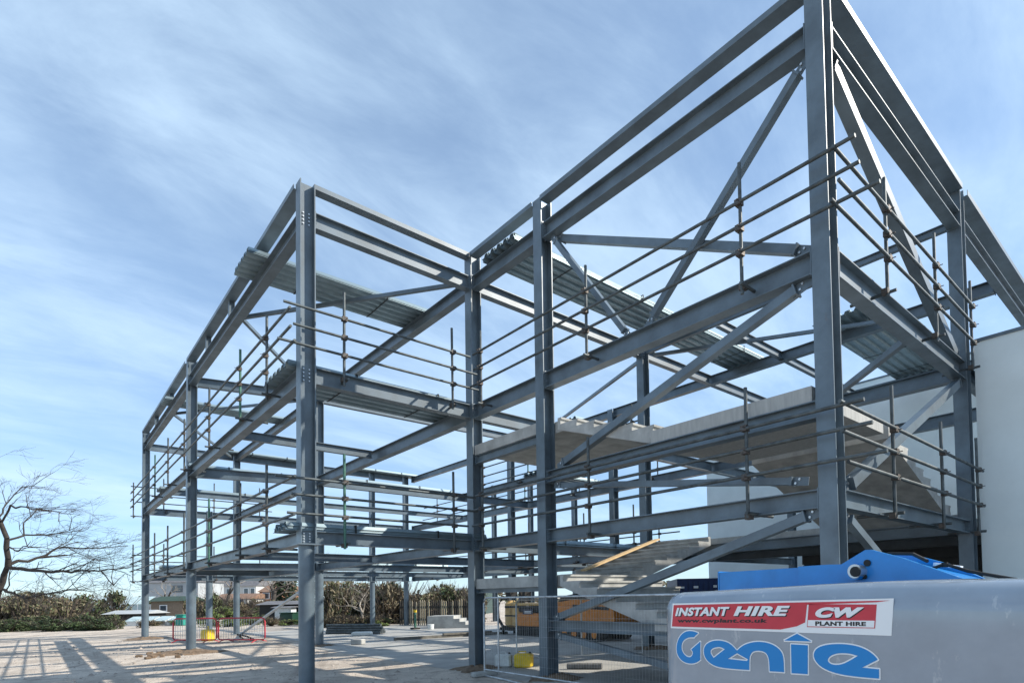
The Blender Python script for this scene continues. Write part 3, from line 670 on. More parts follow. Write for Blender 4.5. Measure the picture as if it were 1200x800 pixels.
b = MB(); b.bevbox((-20.0, -2.2, .27), (.5, .4, .54), .05, .4); b.path([(-20.2, -2.2, .5), (-20.2, -2.2, .68), (-19.8, -2.2, .68), (-19.8, -2.2, .5)], .025, 6); tag(b.build('site_generator', YEL), 'small yellow site generator behind the red barriers', 'generator')
b = MB(); b.path([(-18.9, -1.0, .05), (-18.6, -1.3, .3), (-18.2, -1.0, .2), (-18.5, -.7, .05), (-17.9, -.8, .05), (-17.6, -1.1, .1)], .04, 6); tag(b.build('black_hose', DARK), 'black hose in a loose coil behind the red barriers', 'hose')
# ------------------------------------------------------------------ soil mounds round column feet
def mound(x, y, r, h, label):
    rnd = random.Random(int(x*100+y*10)); b = MB(); n, k = 22, 6; vs = [(0, 0, h)]; fs = []
    sq = [1+rnd.uniform(-.25, .3) for _ in range(n)]
    for j in range(1, k+1):
        for i in range(n):
            a = 2*math.pi*i/n; rr = r*j/k*sq[i]*rnd.uniform(.9, 1.1); z = h*(1-(j/k)**1.6)+rnd.uniform(-.3, .6)*h*(1-j/k)
            if j == k: z = -.02
            vs.append((rr*math.cos(a), rr*math.sin(a), z))
    for i in range(n): fs.append((0, 1+i, 1+(i+1) % n))
    for j in range(k-1):
        for i in range(n): fs.append((1+j*n+i, 1+(j+1)*n+i, 1+(j+1)*n+(i+1) % n, 1+j*n+(i+1) % n))
    b.add(vs, fs); o = b.build('soil_mound', SOIL); o.location = (x, y, .012); tag(o, label, 'soil', 'soil heaps round the column feet'); return o
for x, y, r, h, l in ((.1, -.1, .62, .08, 'low brown soil heap round the foot of the recessed corner column'), (X2+.2, .1, .6, .09, 'low brown soil heap round the column in the mesh fence line'), (XA, YA-.1, 1.0, .12, 'brown soil heap round the round column by the red barrier'), (X6, YA, .9, .1, 'brown soil heap at the round column of the far corner'), (.1, YC+.1, .7, .08, 'brown soil heap at the column behind the stair'), (XK, 0, .55, .06, 'brown soil heap at the round column behind the tall corner column')):
    mound(x, y, r, h, l)
rnd = random.Random(3)
b = MB()
for _ in range(16):
    a, r = rnd.uniform(0, 6.28), rnd.uniform(.5, 1.4); b.bevbox((XA+.6+r*math.cos(a), YA-.7+r*math.sin(a)*.6, .04), (rnd.uniform(.1, .3), rnd.uniform(.08, .2), rnd.uniform(.05, .14)), .02, rnd.uniform(0, 3))
tag(b.build('rubble', SOIL), 'scatter of broken concrete rubble at the round column', 'rubble', kind='stuff')
# ------------------------------------------------------------------ stock on the ground
def tubes_stack(p0, p1, n, r, label):
    e = empty('tube_stack', (*p0, 0)); p0v, p1v = Vector((*p0, 0)), Vector((*p1, 0)); inv = Matrix.Translation(-p0v); d = (p1v-p0v).normalized(); s = d.cross(Vector((0, 0, 1))); i = 0; row = n; lev = 0
    while row > 0:
        for k in range(row):
            off = s*(2*r*(k-(row-1)/2)); j = random.uniform(-.15, .15); q = MB(); zz = r+.012+lev*r*1.75
            q.tube(p0v+off+d*j+Vector((0, 0, zz)), p1v+off+d*j+Vector((0, 0, zz)), r, n=8); o = q.build('tube', TUBE, e); o.matrix_parent_inverse = inv
        row -= 1; lev += 1
    return tag(e, label, 'tube stack')
tubes_stack((-20.3, 3.2), (-17.4, 4.9), 4, .07, 'stack of dark steel tubes lying on the slab behind the round column')
b = MB(); b.b2((0, 0, 0), (5.2, .2, .12)); b.b2((2.1, -.05, .12), (4.4, .14, .2)); o = b.build('timber_beams', mat('weathered_timber', (.16, .15, .13), .8, noise=.3, scale=6)); o.location = (-11.6, 3.0, .013); o.rotation_euler.z = 1.4; tag(o, 'long weathered timber beams lying across the slab', 'timber')
b = MB(); b.tube((2.05, 1.25, .09), (2.75, 1.75, .09), .075, n=14); tag(b.build('pipe_offcut', mat('grey_pipe', (.16, .16, .16), .8, noise=.3, scale=9)), 'short grey pipe offcut lying behind the mesh fence', 'pipe')
b = MB(); b.bevbox((-10.9, 1.2, .12), (.5, .28, .22), .03, .6); tag(b.build('concrete_block', CONC), 'pale concrete block beside the round column foot', 'block')
b = MB(); b.bevbox((-16.7, 3.6, .1), (.9, .5, .2), .05, .9); tag(b.build('wrapped_pallet_pack', PALE), 'white wrapped pack lying at the end of the tube stack', 'pack')
def cone(x, y, label):
    e = empty('site_post', (x, y, .012)); b = MB(); b.bevbox((0, 0, .05), (.45, .45, .1), .03); b.build('base', DARK, e); b = MB(); b.tube((0, 0, .1), (0, 0, 1.0), .06, .05, 12); b.build('stem', mat('green_plastic', (.05, .16, .11), .6, noise=.2), e); b = MB(); b.tube((0, 0, .98), (0, 0, 1.12), .09, .09, 12); b.build('top_cap', YEL, e); tag(e, label, 'post')
cone(-19.6, 7.75, 'green site post with a yellow cap on a black base')
b = MB(); b.tube((-18.6, 8.2, .012), (-18.6, 8.2, .3), .16, .19, 14); tag(b.build('bucket', PALE), 'white bucket standing near the green site post', 'bucket')
# free concrete steps at the back
b = MB()
pr = [(0, 0), (0, .18), (.35, .18), (.35, .36), (.7, .36), (.7, .54), (1.05, .54), (1.05, .72), (2.6, .72), (2.6, 0)]
b.prism([(0, 0)]*0 or [(p[0], p[1]) for p in pr], (-18.9, 11.5, .013), (-18.9+1.2, 11.5-1.2, .013)); tag(b.build('concrete_steps', CONC), 'low block of concrete steps standing on the slab at the back', 'steps')
# raking prop
b = MB(); a = gpos(284, 33); b.tube((a.x, a.y, .05), atdepth(350, 694, 27), .07, n=10); b.box((a.x, a.y, .03), (.4, .4, .06)); tag(b.build('raking_prop', GAL2), 'long sloping steel prop rising from behind the red barrier', 'prop')
# ------------------------------------------------------------------ tracked machine
def track(b, x0, x1, y0, y1, h):
    pts = [(x0+h/2, 0), (x1-h/2, 0)]; prof = []
    for k in range(9):
        a = -math.pi/2+math.pi*k/8; prof.append((x1-h/2+h/2*math.cos(a), h/2+h/2*math.sin(a)))
    for k in range(9):
        a = math.pi/2+math.pi*k/8; prof.append((x0+h/2+h/2*math.cos(a), h/2+h/2*math.sin(a)))
    k = len(prof); A = [(x, y0, z) for x, z in prof]; B = [(x, y1, z) for x, z in prof]
    b.add(A+B, [tuple(range(k)), tuple(range(2*k-1, k-1, -1))]+[(i, k+i, k+(i+1) % k, (i+1) % k) for i in range(k)])
    for i in range(int((x1-x0)/.12)): b.box((x0+.1+i*.12, (y0+y1)/2, h+.005), (.05, abs(y1-y0), .03)); b.box((x0+.1+i*.12, (y0+y1)/2, .005), (.05, abs(y1-y0), .02))
def side(name, pts, y0, y1, m, parent): o = sideplate(name, pts, y0, y1, m); o.parent = parent; return o
EX = empty('mini_excavator', (-4.6, 8.2, .012)); tag(EX, 'orange tracked excavator behind the stair flight', 'excavator')
for y in (-.85, .5):
    b = MB(); track(b, -1.3, 1.3, y, y+.35, .5); b.build('track', DARK, EX)
    for k in range(4):
        q = MB(); q.tube((-.9+k*.6, y-.01 if y < 0 else y+.36, .25), (-.9+k*.6, y+.0 if y < 0 else y+.35, .25), .15, n=14); q.build('roller', ORANGE, EX)
b = MB(); b.bevbox((0, 0, .55), (1.4, 1.0, .2), .03); b.build('undercarriage', DARK, EX)
side('body', [(-1.75, .68), (1.95, .66), (2.05, .85), (1.95, 1.25), (1.2, 1.55), (-.3, 1.62), (-1.4, 1.5), (-1.8, 1.1)], -.85, .8, ORANGE, EX)
side('engine_cover', [(-1.4, 1.5), (-.3, 1.625), (-.35, 1.85), (-1.3, 1.75)], -.7, .7, DARK, EX)
side('cab_frame', [(-.2, 1.62), (-.05, 2.5), (0.02, 2.5), (-.1, 1.62)], -.75, -.69, DARK, EX); side('cab_frame', [(.9, 1.56), (.95, 2.5), (1.02, 2.5), (.98, 1.55)], -.75, -.69, DARK, EX)
side('cab_roof', [(-.15, 2.5), (1.15, 2.5), (1.1, 2.58), (-.1, 2.58)], -.85, .6, DARK, EX); side('boom', [(1.6, 1.2), (2.4, 1.9), (3.3, 1.6), (3.35, 1.45), (2.45, 1.65), (1.8, 1.0)], -.15, .12, ORANGE, EX)
side('bucket', [(3.2, 1.55), (3.5, 1.3), (3.4, .75), (3.0, .6), (3.1, .95)], -.35, .32, DARK, EX)
side('side_stripe', [(-.35, 1.27), (1.75, 1.2), (1.75, 1.32), (-.35, 1.42)], -.856, -.851, LBLACK, EX)
text('KUBOTA', [(-.15, 1.39), (1.3, 1.33), (1.3, 1.23), (-.15, 1.29)], LWHITE, 0, .03, 0, parent=EX, xf=lambda X, Z: (X, -.862, Z))
DR = empty('site_dumper', (-9.2, 8.3, .012)); tag(DR, 'orange and tan machine with upright drums and a black hose loop', 'site machine')
b = MB(); b.bevbox((.7, 0, .72), (1.7, 1.2, .62), .06); b.build('body', ORANGE, DR)
b = MB(); b.bevbox((.7, 0, 1.2), (1.6, 1.1, .28), .05); b.build('engine_cover', DARK, DR)
b = MB(); b.bevbox((.75, 0, 1.42), (1.65, 1.15, .12), .03); b.build('top_deck', TAN, DR)
b = MB(); b.b2((.35, -.612, .98), (1.1, -.602, 1.2)); b.build('name_plate', mat('navy_plate', (.02, .025, .06), .4), DR); b = MB(); b.b2((.5, -.62, 1.09), (1.0, -.613, 1.12)); b.b2((.5, -.62, 1.03), (1.0, -.613, 1.06)); b.build('plate_lines', LWHITE, DR)
for dx, m_ in ((-.65, TAN), (-1.25, TAN)):
    q = MB(); q.tube((dx, -.1, .45), (dx, -.1, 1.45), .32, n=20); q.tube((dx, -.1, 1.45), (dx, -.1, 1.6), .32, .14, 20); q.tube((dx, -.1, .33), (dx, -.1, .45), .2, .32, 20); q.build('drum', m_, DR)
    q = MB(); q.tube((dx, -.1, .85), (dx, -.1, .92), .335, n=20); q.tube((dx, -.1, 1.25), (dx, -.1, 1.35), .335, n=20); q.build('drum_band', DARK, DR)
q = MB(); q.path([(-1.2, -.3, 1.65), (-1.7, -.35, 1.7), (-2.0, -.4, 1.3), (-1.95, -.4, .75), (-1.6, -.4, .4), (-1.1, -.4, .3)], .07, 8); q.build('hose', DARK, DR)
q = MB(); q.b2((-.4, -.3, 1.5), (-.25, .3, 2.3)); q.b2((-.1, -.3, 1.5), (.1, -.1, 2.1)); q.b2((-1.6, -.2, 1.7), (-1.2, .2, 2.05)); q.build('control_post', DARK, DR)
for y in (-.6, .35):
    q = MB(); track(q, -.2, 1.6, y, y+.28, .42); q.build('track', DARK, DR)
q = MB(); q.b2((-1.7, -.5, .2), (.0, .3, .34)); q.b2((-1.6, -.45, 0), (-1.5, -.35, .2)); q.b2((-1.6, .2, 0), (-1.5, .3, .2)); q.build('drum_stand', DARK, DR)

# loose stones on the hardcore
b = MB(); rs = random.Random(8)
for _ in range(2600):
    x, y = rs.uniform(-24, 8), rs.uniform(-11, -.8)
    r = rs.uniform(.012, .045)*(1 if rs.random() < .95 else 2.0); h_ = r*rs.uniform(.5, .9); a0 = rs.uniform(0, 6)
    ring = [(x+r*math.cos(a0+k*1.257)*rs.uniform(.7, 1.2), y+r*math.sin(a0+k*1.257)*rs.uniform(.7, 1.2), 0) for k in range(5)]
    b.add(ring+[(x, y, h_)], [(k, (k+1) % 5, 5) for k in range(5)])
tag(b.build('loose_gravel', mat('stone_chips', (.36, .31, .27), .9, noise=.4, scale=3)), 'loose stone chips scattered over the sandy ground', 'gravel', kind='stuff')
# ------------------------------------------------------------------ white buildings
def wall_building(name, x0, x1, y0, y1, h, label, m=WHITE):
    e = empty(name, (x0, y0, 0)); inv = Matrix.Translation((-x0, -y0, 0))
    b = MB(); b.b2((x0, y0, 0), (x1, y1, h)); o = b.build('wall', m, e); o.matrix_parent_inverse = inv
    b = MB(); b.b2((x0-.03, y0-.03, h+.001), (x1+.03, y0+.25, h+.07)); b.b2((x0-.03, y0+.251, h+.001), (x0+.25, y1, h+.07)); b.b2((x0+.251, y0+.251, h+.001), (x1+.03, y1, h+.03)); o = b.build('coping', STEEL, e); o.matrix_parent_inverse = inv
    return tag(e, label, 'building')
wall_building('white_building', 9.66, 24, 6.66, 15.4, 7.16, 'plain white rendered building with grey coping touching the end of the frame')
pL = onplane(829, 600, 1, 17.4); pT = onplane(1080, 430, 1, 17.4)
wall_building('white_hall', pL.x, 9.5, 17.4, 27, pT.z, 'tall plain white hall wall standing behind the frame')
# blue container under the stairs' view
c0 = gpos(819, 26); e = empty('shipping_container', c0, YAW); 
b = MB(); b.b2((-1.0, -.6, .05), (1.0, 5, 2.42)); b.build('body', mat('navy_container', (.012, .03, .10), .5, noise=.2), e)
for k in range(9):
    b = MB(); b.b2((-.92+k*.22, -.63, .15), (-.8+k*.22, -.601, 2.3)); b.build('rib', mat('navy_rib', (.012, .035, .12), .5) if k == 0 else bpy.data.materials['navy_rib'], e)
b = MB(); b.b2((-.85, -.66, 2.0), (-.7, -.632, 2.08)); b.b2((-.3, -.66, 2.0), (-.1, -.632, 2.1)); b.b2((.55, -.66, 2.02), (.7, -.632, 2.12)); b.build('label_plate', LWHITE, e)
tag(e, 'dark blue shipping container seen beneath the stair flight', 'container')
# ------------------------------------------------------------------ far houses
BRICK = mat('red_brick', (.30, .15, .09), .9, noise=.25, scale=3); SLATE = mat('slate_roof', (.13, .13, .14), .8, noise=.25, scale=2); TILE = mat('brown_tile_roof', (.20, .12, .08), .85, noise=.3, scale=2); PWALL = mat('pale_wall', (.46, .46, .44), .85, noise=.1, scale=1)
GREY = mat('grey_gable', (.36, .385, .40), .85, noise=.1, scale=1); GREENR = mat('green_felt_roof', (.03, .06, .045), .8, noise=.25); TIMB = mat('shed_boards', (.24, .19, .14), .85, noise=.35, scale=4, stretch=(6, 6, 1)); TURQ = mat('turquoise_plastic', (.02, .26, .20), .5, noise=.15); DGREEN = mat('dark_green_paint', (.01, .05, .03), .5, noise=.2); PGLASS = mat('greenhouse_glass', (.42, .52, .52), .15, noise=.2, scale=2)
def house(name, xa, xb, dep, ze, zr, wm, rm, label, cat='house', wins=(), depth=6, gable=False, group=None, z0=0, win_m=GLASS, frame_m=None):
    a, c = gpos(xa, dep), gpos(xb, dep); w = (c-a).length; mid = (a+c)/2; e = empty(name, mid, YAW)
    b = MB(); b.b2((-w/2, 0, z0), (w/2, depth, ze)); b.build('wall', wm, e)
    b = MB(); ov = .25
    if gable: V = [(-w/2-ov, -ov, ze), (w/2+ov, -ov, ze), (0, -ov, zr), (-w/2-ov, depth+ov, ze), (w/2+ov, depth+ov, ze), (0, depth+ov, zr)]; Fc = [(0, 1, 2), (5, 4, 3), (0, 2, 5, 3), (1, 4, 5, 2), (0, 3, 4, 1)]
    else: V = [(-w/2-ov, -ov, ze), (w/2+ov, -ov, ze), (w/2+ov, depth+ov, ze), (-w/2-ov, depth+ov, ze), (-w/2-ov, depth/2, zr), (w/2+ov, depth/2, zr)]; Fc = [(0, 1, 5, 4), (2, 3, 4, 5), (0, 4, 3), (1, 2, 5), (0, 3, 2, 1)]
    V = [(x, y, z+.002) for x, y, z in V]; b.add(V, Fc)
    rf = b.build('roof', rm, e)
    for (u, zz, ww, hh) in wins:
        b = MB(); b.b2((-w/2+u*w-ww/2-.08, -.06, zz-hh/2-.08), (-w/2+u*w+ww/2+.08, -.002, zz+hh/2+.08)); f = b.build('window', frame_m or LWHITE, e)
        b = MB(); b.b2((-w/2+u*w-ww/2, -.07, zz-hh/2), (-w/2+u*w+ww/2, -.061, zz+hh/2)); b.build('pane', win_m, f)
    return tag(e, label, cat, group), rf, w
h, rf, w = house('house', 168, 232, 92, 5.0, 6.6, GREY, SLATE, 'pale grey gabled house with one dark framed window', wins=((.62, 4.0, 1.5, .9), (.2, 2.0, 1.2, 1.0)), frame_m=SLATE)
b = MB(); b.b2((w/2-1.6, 2.6, 5.5), (w/2-.9, 3.3, 7.3)); b.build('chimney', BRICK, rf)
house('house', 236, 300, 120, 5.0, 6.8, PWALL, SLATE, 'white terrace of houses with small dark windows', wins=[(u, 3.9, .8, 1.1) for u in (.06, .2, .34, .5, .66, .82, .94)])
house('house', 246, 290, 84, 2.2, 3.0, PWALL, TILE, 'low white bungalow with blue framed windows among shrubs', wins=((.25, 1.6, .9, .9), (.45, 1.6, .9, .9), (.75, 1.6, 1.3, .9)), frame_m=mat('blue_frame', (.05, .08, .2), .5))
h, rf, w = house('house', 304, 330, 88, 3.2, 4.4, BRICK, TILE, 'red brick house with brown tiled roof behind the shrubs', wins=((.3, 2.6, .9, .8), (.7, 2.6, .9, .8)))
b = MB(); b.b2((-w/2+.4, 2.6, 3.6), (-w/2+1.0, 3.3, 5.0)); b.build('chimney', BRICK, rf)
house('garden_shed', 177, 214, 60, 2.0, 2.5, TIMB, GREENR, 'timber shed with dark green felt roof', 'shed', wins=((.4, 1.3, .6, .5),), depth=3)
house('garden_shed', 304, 350, 50, 1.5, 1.8, DARK, SLATE, 'low dark open shelter with flat roof', 'shelter', depth=3)
house('garden_shed', 322, 341, 49, 1.25, 1.35, PALE, SLATE, 'small white panelled store beside the dark shelter', 'store', depth=.8)
house('lean_to', 124, 168, 50, .95, 1.25, DARK, GREY, 'low black lean to shelter with grey roof', 'shelter', depth=2.5)
house('lean_to', 88, 119, 55, 1.1, 1.4, DARK, SLATE, 'small dark lean to beside the greenhouse', 'shelter', depth=2.5)
# greenhouse
a, c = gpos(108, 66), gpos(168, 66); w = (c-a).length; e = empty('greenhouse', (a+c)/2, YAW)
for k in range(9):
    b = MB(); x0 = -w/2+k*w/9; b.b2((x0+.05, 0, .1), (x0+w/9-.05, .03, 1.7)); b.build('pane', PGLASS, e)
    b = MB(); b.add([(x0+.05, 0, 1.75), (x0+w/9-.05, 0, 1.75), (x0+w/9-.05, 1.8, 2.6), (x0+.05, 1.8, 2.6), (x0+.05, .02, 1.72), (x0+w/9-.05, .02, 1.72), (x0+w/9-.05, 1.82, 2.57), (x0+.05, 1.82, 2.57)], [(0, 1, 2, 3), (7, 6, 5, 4), (0, 4, 5, 1), (2, 6, 7, 3), (1, 5, 6, 2), (0, 3, 7, 4)]); b.build('roof_pane', PGLASS, e)
b = MB()
for k in range(10): b.b2((-w/2+k*w/9-.04, -.02, 0), (-w/2+k*w/9+.04, .04, 1.72))
b.b2((-w/2, -.03, 0), (w/2, .05, .1)); b.b2((-w/2, 3.6, 0), (w/2, 3.65, 1.7)); b.build('frame', LWHITE, e)
tag(e, 'glass greenhouse with white glazing bars behind the scrub', 'greenhouse')
# cold frames, bins, skip
for i in range(4):
    p = gpos(152+i*17, 48); e = empty('cold_frame', p, YAW); b = MB(); b.add([(-.55, 0, 0), (.55, 0, 0), (.55, 1, 0), (-.55, 1, 0), (-.55, 0, .35), (.55, 0, .35), (.55, 1, .7), (-.55, 1, .7)], [(3, 2, 1, 0), (4, 5, 6, 7), (0, 1, 5, 4), (1, 2, 6, 5), (2, 3, 7, 6), (3, 0, 4, 7)]); b.build('box', PALE, e)
    b = MB(); b.prism([(-.5, 0), (.5, 0), (.5, .02), (-.5, .02)], (0, -.03, .36), (0, 1.0, .72)); b.build('lid', PGLASS, e); tag(e, 'pale glass topped cold frame in a row by the round far column', 'cold frame', 'row of pale cold frames')
for nm, px, dep, m_, d, l in (('garden_bin', 213.5, 47, TURQ, (.62, .6, .8), 'turquoise plastic garden bin beside the cold frames'), ('skip', 339, 45, DGREEN, (1.0, .9, .85), 'dark green steel bin in front of the white store')):
    e = empty(nm, gpos(px, dep), YAW); b = MB(); b.bevbox((0, 0, d[2]/2), d, .05); b.build('body', m_, e); b = MB(); b.bevbox((0, 0, d[2]+.04), (d[0]+.06, d[1]+.06, .07), .02); b.build('lid', m_, e); tag(e, l, 'bin')
# pavilion
a, c = gpos(508, 62), gpos(566, 62); w = (c-a).length; e = empty('pavilion', (a+c)/2, YAW)
b = MB(); b.b2((-w/2, .12, 0), (w/2, 5, 2.5)); b.build('wall', mat('pavilion_dark', (.03, .06, .05), .4), e)
for k in range(8):
    x0 = -w/2+k*w/8; b = MB(); b.b2((x0+.1, .06, .75), (x0+w/8-.1, .118, 2.3)); b.build('window', mat('green_glass', (.10, .22, .16), .12, noise=.4, scale=1) if k == 0 else bpy.data.materials['green_glass'], e)
    b = MB(); b.b2((x0-.06, 0, 0), (x0+.06, .119, 2.5)); b.build('post', PALE if k % 2 else DARK, e)
b = MB(); b.b2((-w/2-.4, -.6, 2.51), (w/2+.4, 5.4, 2.78)); b.build('roof', PALE, e)
tag(e, 'low glazed pavilion with green windows and pale flat roof', 'pavilion')
e = empty('low_brick_wall', gpos(522, 55), YAW); b = MB(); b.b2((-1.2, 0, 0), (1.2, .22, .9)); b.build('wall', mat('dark_red_brick', (.25, .06, .05), .9, noise=.2), e); b = MB(); b.b2((-1.25, -.03, .901), (1.25, .25, .96)); b.build('coping', CONC, e); tag(e, 'low dark red brick wall before the pavilion', 'wall')
e = empty('white_railing', gpos(540, 50), YAW)
for z in (.35, 1.15):
    b = MB(); b.tube((-1.2, 0, z), (1.2, 0, z), .035, n=6); b.build('rail', LWHITE, e)
for k in range(15):
    b = MB(); b.tube((-1.2+k*2.4/14, 0, .0 if k % 7 == 0 else .35), (-1.2+k*2.4/14, 0, 1.15), .02, n=6); b.build('bar', LWHITE, e)
tag(e, 'white metal railing in front of the pavilion', 'railing')
# timber palisade
a, c = gpos(468, 40), gpos(552, 37); e = empty('palisade_fence', a, math.atan2(c.y-a.y, c.x-a.x)); Ln = (c-a).length; n = int(Ln/.19)
PAL = [mat('dark_paling', (.045, .04, .035), .9, noise=.3), mat('pale_paling', (.34, .29, .21), .9, noise=.3)]
rr = random.Random(5)
for k in range(n):
    b = MB(); hgt = 1.55+rr.uniform(-.07, .07); x = k*.19; wd = .1; b.add([(x, 0, 0), (x+wd, 0, 0), (x+wd, .03, 0), (x, .03, 0), (x, 0, hgt), (x+wd, 0, hgt), (x+wd, .03, hgt), (x, .03, hgt), (x+wd/2, 0, hgt+.1), (x+wd/2, .03, hgt+.1)], [(3, 2, 1, 0), (0, 1, 5, 8, 4), (1, 2, 6, 5), (7, 9, 6, 2, 3), (3, 0, 4, 7), (4, 8, 9, 7), (8, 5, 6, 9)]); b.build('paling', PAL[1 if rr.random() < .45 else 0], e)
for z in (.4, 1.2):
    b = MB(); b.b2((0, .031, z), (Ln, .07, z+.09)); b.build('rail', PAL[0], e)
tag(e, 'timber paling fence at the back edge of the slab', 'fence')
# ------------------------------------------------------------------ vegetation
def blob_mesh(name, n, seed, flat=.8, leaf=.17):
    rr = random.Random(seed); b = MB()
    cl = []
    for _ in range(16):
        a = rr.uniform(0, 6.28); r = rr.uniform(0, .72); z = rr.uniform(.12, .92)*(1-.45*r); cl.append((r*math.cos(a), r*math.sin(a), z, rr.uniform(.16, .34)))
    for i in range(n):
        c = rr.choice(cl); v = Vector((rr.gauss(0, 1), rr.gauss(0, 1), rr.gauss(0, 1))).normalized()*(c[3]*rr.uniform(.55, 1.08))
        p = Vector((c[0]+v.x, c[1]+v.y, max(.01, c[2]+v.z*flat))); s = leaf*rr.uniform(.4, 1)*.5
        q = Vector((rr.gauss(0, 1), rr.gauss(0, 1), rr.gauss(0, 1))).normalized(); t = q.cross(Vector((rr.random(), rr.random(), rr.random()-.5))).normalized(); q2 = q.cross(t)
        b.cur = 0 if rr.random() < .5 else (1 if rr.random() < .72 else 2)
        b.add([p-t*s, p+q2*s*.5, p+t*s, p-q2*s*.5], [(0, 1, 2, 3)])
    b.cur = 3
    for _ in range(60):
        a = rr.uniform(0, 6.28); r = rr.uniform(.2, 1.0); x, y = r*math.cos(a), r*math.sin(a); b.tube((x*.15, y*.15, 0), (x*.6, y*.6, .5), .018, .012, 4, False); b.tube((x*.6, y*.6, .5), (x, y, rr.uniform(.7, 1.1)), .012, .004, 4, False)
    return b
VAR = []
for i, (mats, n, fl) in enumerate((((3, 0, 4), 1500, .8), ((0, 1, 3), 1700, .8), ((1, 2, 0), 2200, .7), ((4, 3, 0), 1300, .8), ((5, 1, 3), 1500, .7), ((3, 4, 3), 1100, .9))):
    o = blob_mesh('foliage', n, 20+i, fl).build('shrub', [LEAF[k] for k in mats]+[TWIG]); VAR.append(o.data); bpy.data.objects.remove(o)
sr = random.Random(11)
def shrub(px, dep, wid, hgt, var, label, group, z=0):
    o = bpy.data.objects.new('shrub', VAR[var]); COL.objects.link(o); p = gpos(px, dep); o.location = (p.x, p.y, z); o.scale = (wid, wid*sr.uniform(.8, 1.1), hgt); o.rotation_euler.z = sr.uniform(0, 6.28); tag(o, ('straw coloured', 'olive green', 'dark green', 'dry brown', 'fresh green', 'thin tawny')[var]+' '+label, 'shrub', group)
LBL = {'hedge': ('low shrub in the hedge under the bare tree', 'low green hedge shrubs'), 'scrub': ('tangled scrub bush behind the low hedge', 'olive scrub bushes'), 'gard': ('garden shrub in front of the far houses', 'garden shrubs by the houses'), 'back': ('bush in the thicket behind the paling fence', 'thicket bushes at the back')}
for i in range(13): shrub(-45+i*15+sr.uniform(-4, 4), 42+sr.uniform(-1, 1), sr.uniform(1.1, 1.5), sr.uniform(.75, 1.1), 2 if i % 3 else 1, *LBL['hedge'])
for i in range(26): shrub(-60+sr.uniform(0, 215), 50+sr.uniform(-3, 7), sr.uniform(1.7, 2.8), sr.uniform(1.4, 3.2), sr.choice((0, 0, 3, 1, 5)), *LBL['scrub'])
for i in range(26): shrub(165+sr.uniform(0, 190), sr.choice((44, 48, 53))+sr.uniform(-2, 2), sr.uniform(.7, 1.3), sr.uniform(.3, .75), sr.choice((0, 4, 3, 4, 5, 1)), *LBL['gard'])
for i in range(46): shrub(165+sr.uniform(0, 190), sr.choice((62, 70, 77, 80))+sr.uniform(-3, 3), sr.uniform(1.0, 2.2), sr.uniform(.8, 2.6), sr.choice((0, 4, 3, 1, 4, 5)), *LBL['gard'])
for i in range(30): shrub(378+sr.uniform(0, 180), 43+sr.uniform(-1.5, 10), sr.uniform(1.4, 2.3), sr.uniform(1.4, 3.3), sr.choice((0, 1, 3, 2, 5, 0)), *LBL['back'])
for i in range(10): shrub(380+sr.uniform(0, 70), 40+sr.uniform(-1.5, 1), sr.uniform(.7, 1.1), sr.uniform(.4, .9), sr.choice((3, 4, 5)), 'low undergrowth clump at the back edge of the slab', 'dry undergrowth clumps')
# far belt of trees, one mass
b = MB(); rr = random.Random(2)
for i in range(5200):
    ang = rr.uniform(-1.2, 1.05); dep = rr.uniform(150, 190); px_ = math.tan(ang*.86)*dep
    base = CAM+_f*dep+_r*px_; hh = 3.0+2.0*math.sin(ang*9)+1.6*math.sin(ang*23+1)+rr.random(); p = Vector((base.x, base.y, rr.uniform(0, 1)**.8*hh)); s = rr.uniform(.5, 1.2)
    q = Vector((rr.gauss(0, 1), rr.gauss(0, 1), rr.gauss(0, 1))).normalized(); t = q.cross(Vector((.3, .2, 1))).normalized(); q2 = q.cross(t); b.cur = rr.choice((0, 0, 1, 2))
    b.add([p-t*s, p+q2*s*.6, p+t*s, p-q2*s*.6], [(0, 1, 2, 3)])
tag(b.build('far_wood', [LEAF[0], LEAF[3], LEAF[4]]), 'distant belt of scrubby trees along the horizon', 'trees', kind='stuff')
# bare trees
def grow(bT, bC, p, d, ln, r, lev, rr, maxl, spread, bias, sag=0.):
    n = 3; pts = [p]; q = p; dd = d
    for k in range(n):
        dd = (dd+Vector((rr.gauss(0, 1), rr.gauss(0, 1), rr.gauss(0, 1)))*.16+bias*.05).normalized(); q = q+dd*(ln/n); pts.append(q)
    tgt = bT if lev < 2 else bC
    r2 = r*.62
    for k in range(n): tgt.tube(pts[k], pts[k+1], r+(r2-r)*k/n, r+(r2-r)*(k+1)/n, 6 if lev < 2 else (4 if lev < 4 else 3), False)
    if lev >= maxl: return
    kids = 3 if lev > 0 else 4
    for k in range(kids):
        t = .4+.6*(k+1)/kids; i = min(n-1, int(t*n-.001)); fr = t*n-i; s = pts[i]+(pts[i+1]-pts[i])*min(1, fr)
        ax = Vector((rr.gauss(0, 1), rr.gauss(0, 1), rr.gauss(0, .7))).normalized(); nd = (dd*(1-spread)+ax*spread+bias*.12).normalized()
        grow(bT, bC, s, nd, ln*rr.uniform(.58, .8), max(.006, r2*rr.uniform(.55, .8)), lev+1, rr, maxl, spread, bias)
def tree(px, dep, hgt, seed, label, mats, maxl=5, spread=.5, trunk=.28, group=None):
    rr = random.Random(seed); e = empty('bare_tree', gpos(px, dep)); bT, bC = MB(), MB()
    grow(bT, bC, Vector((0, 0, 0)), Vector((rr.uniform(-.1, .1), rr.uniform(-.1, .1), 1)), hgt*.36, trunk, 0, rr, maxl, spread, Vector((0, 0, .8)))
    bT.build('trunk', mats[0], e); bC.build('crown', mats[1], e); return tag(e, label, 'tree', group)
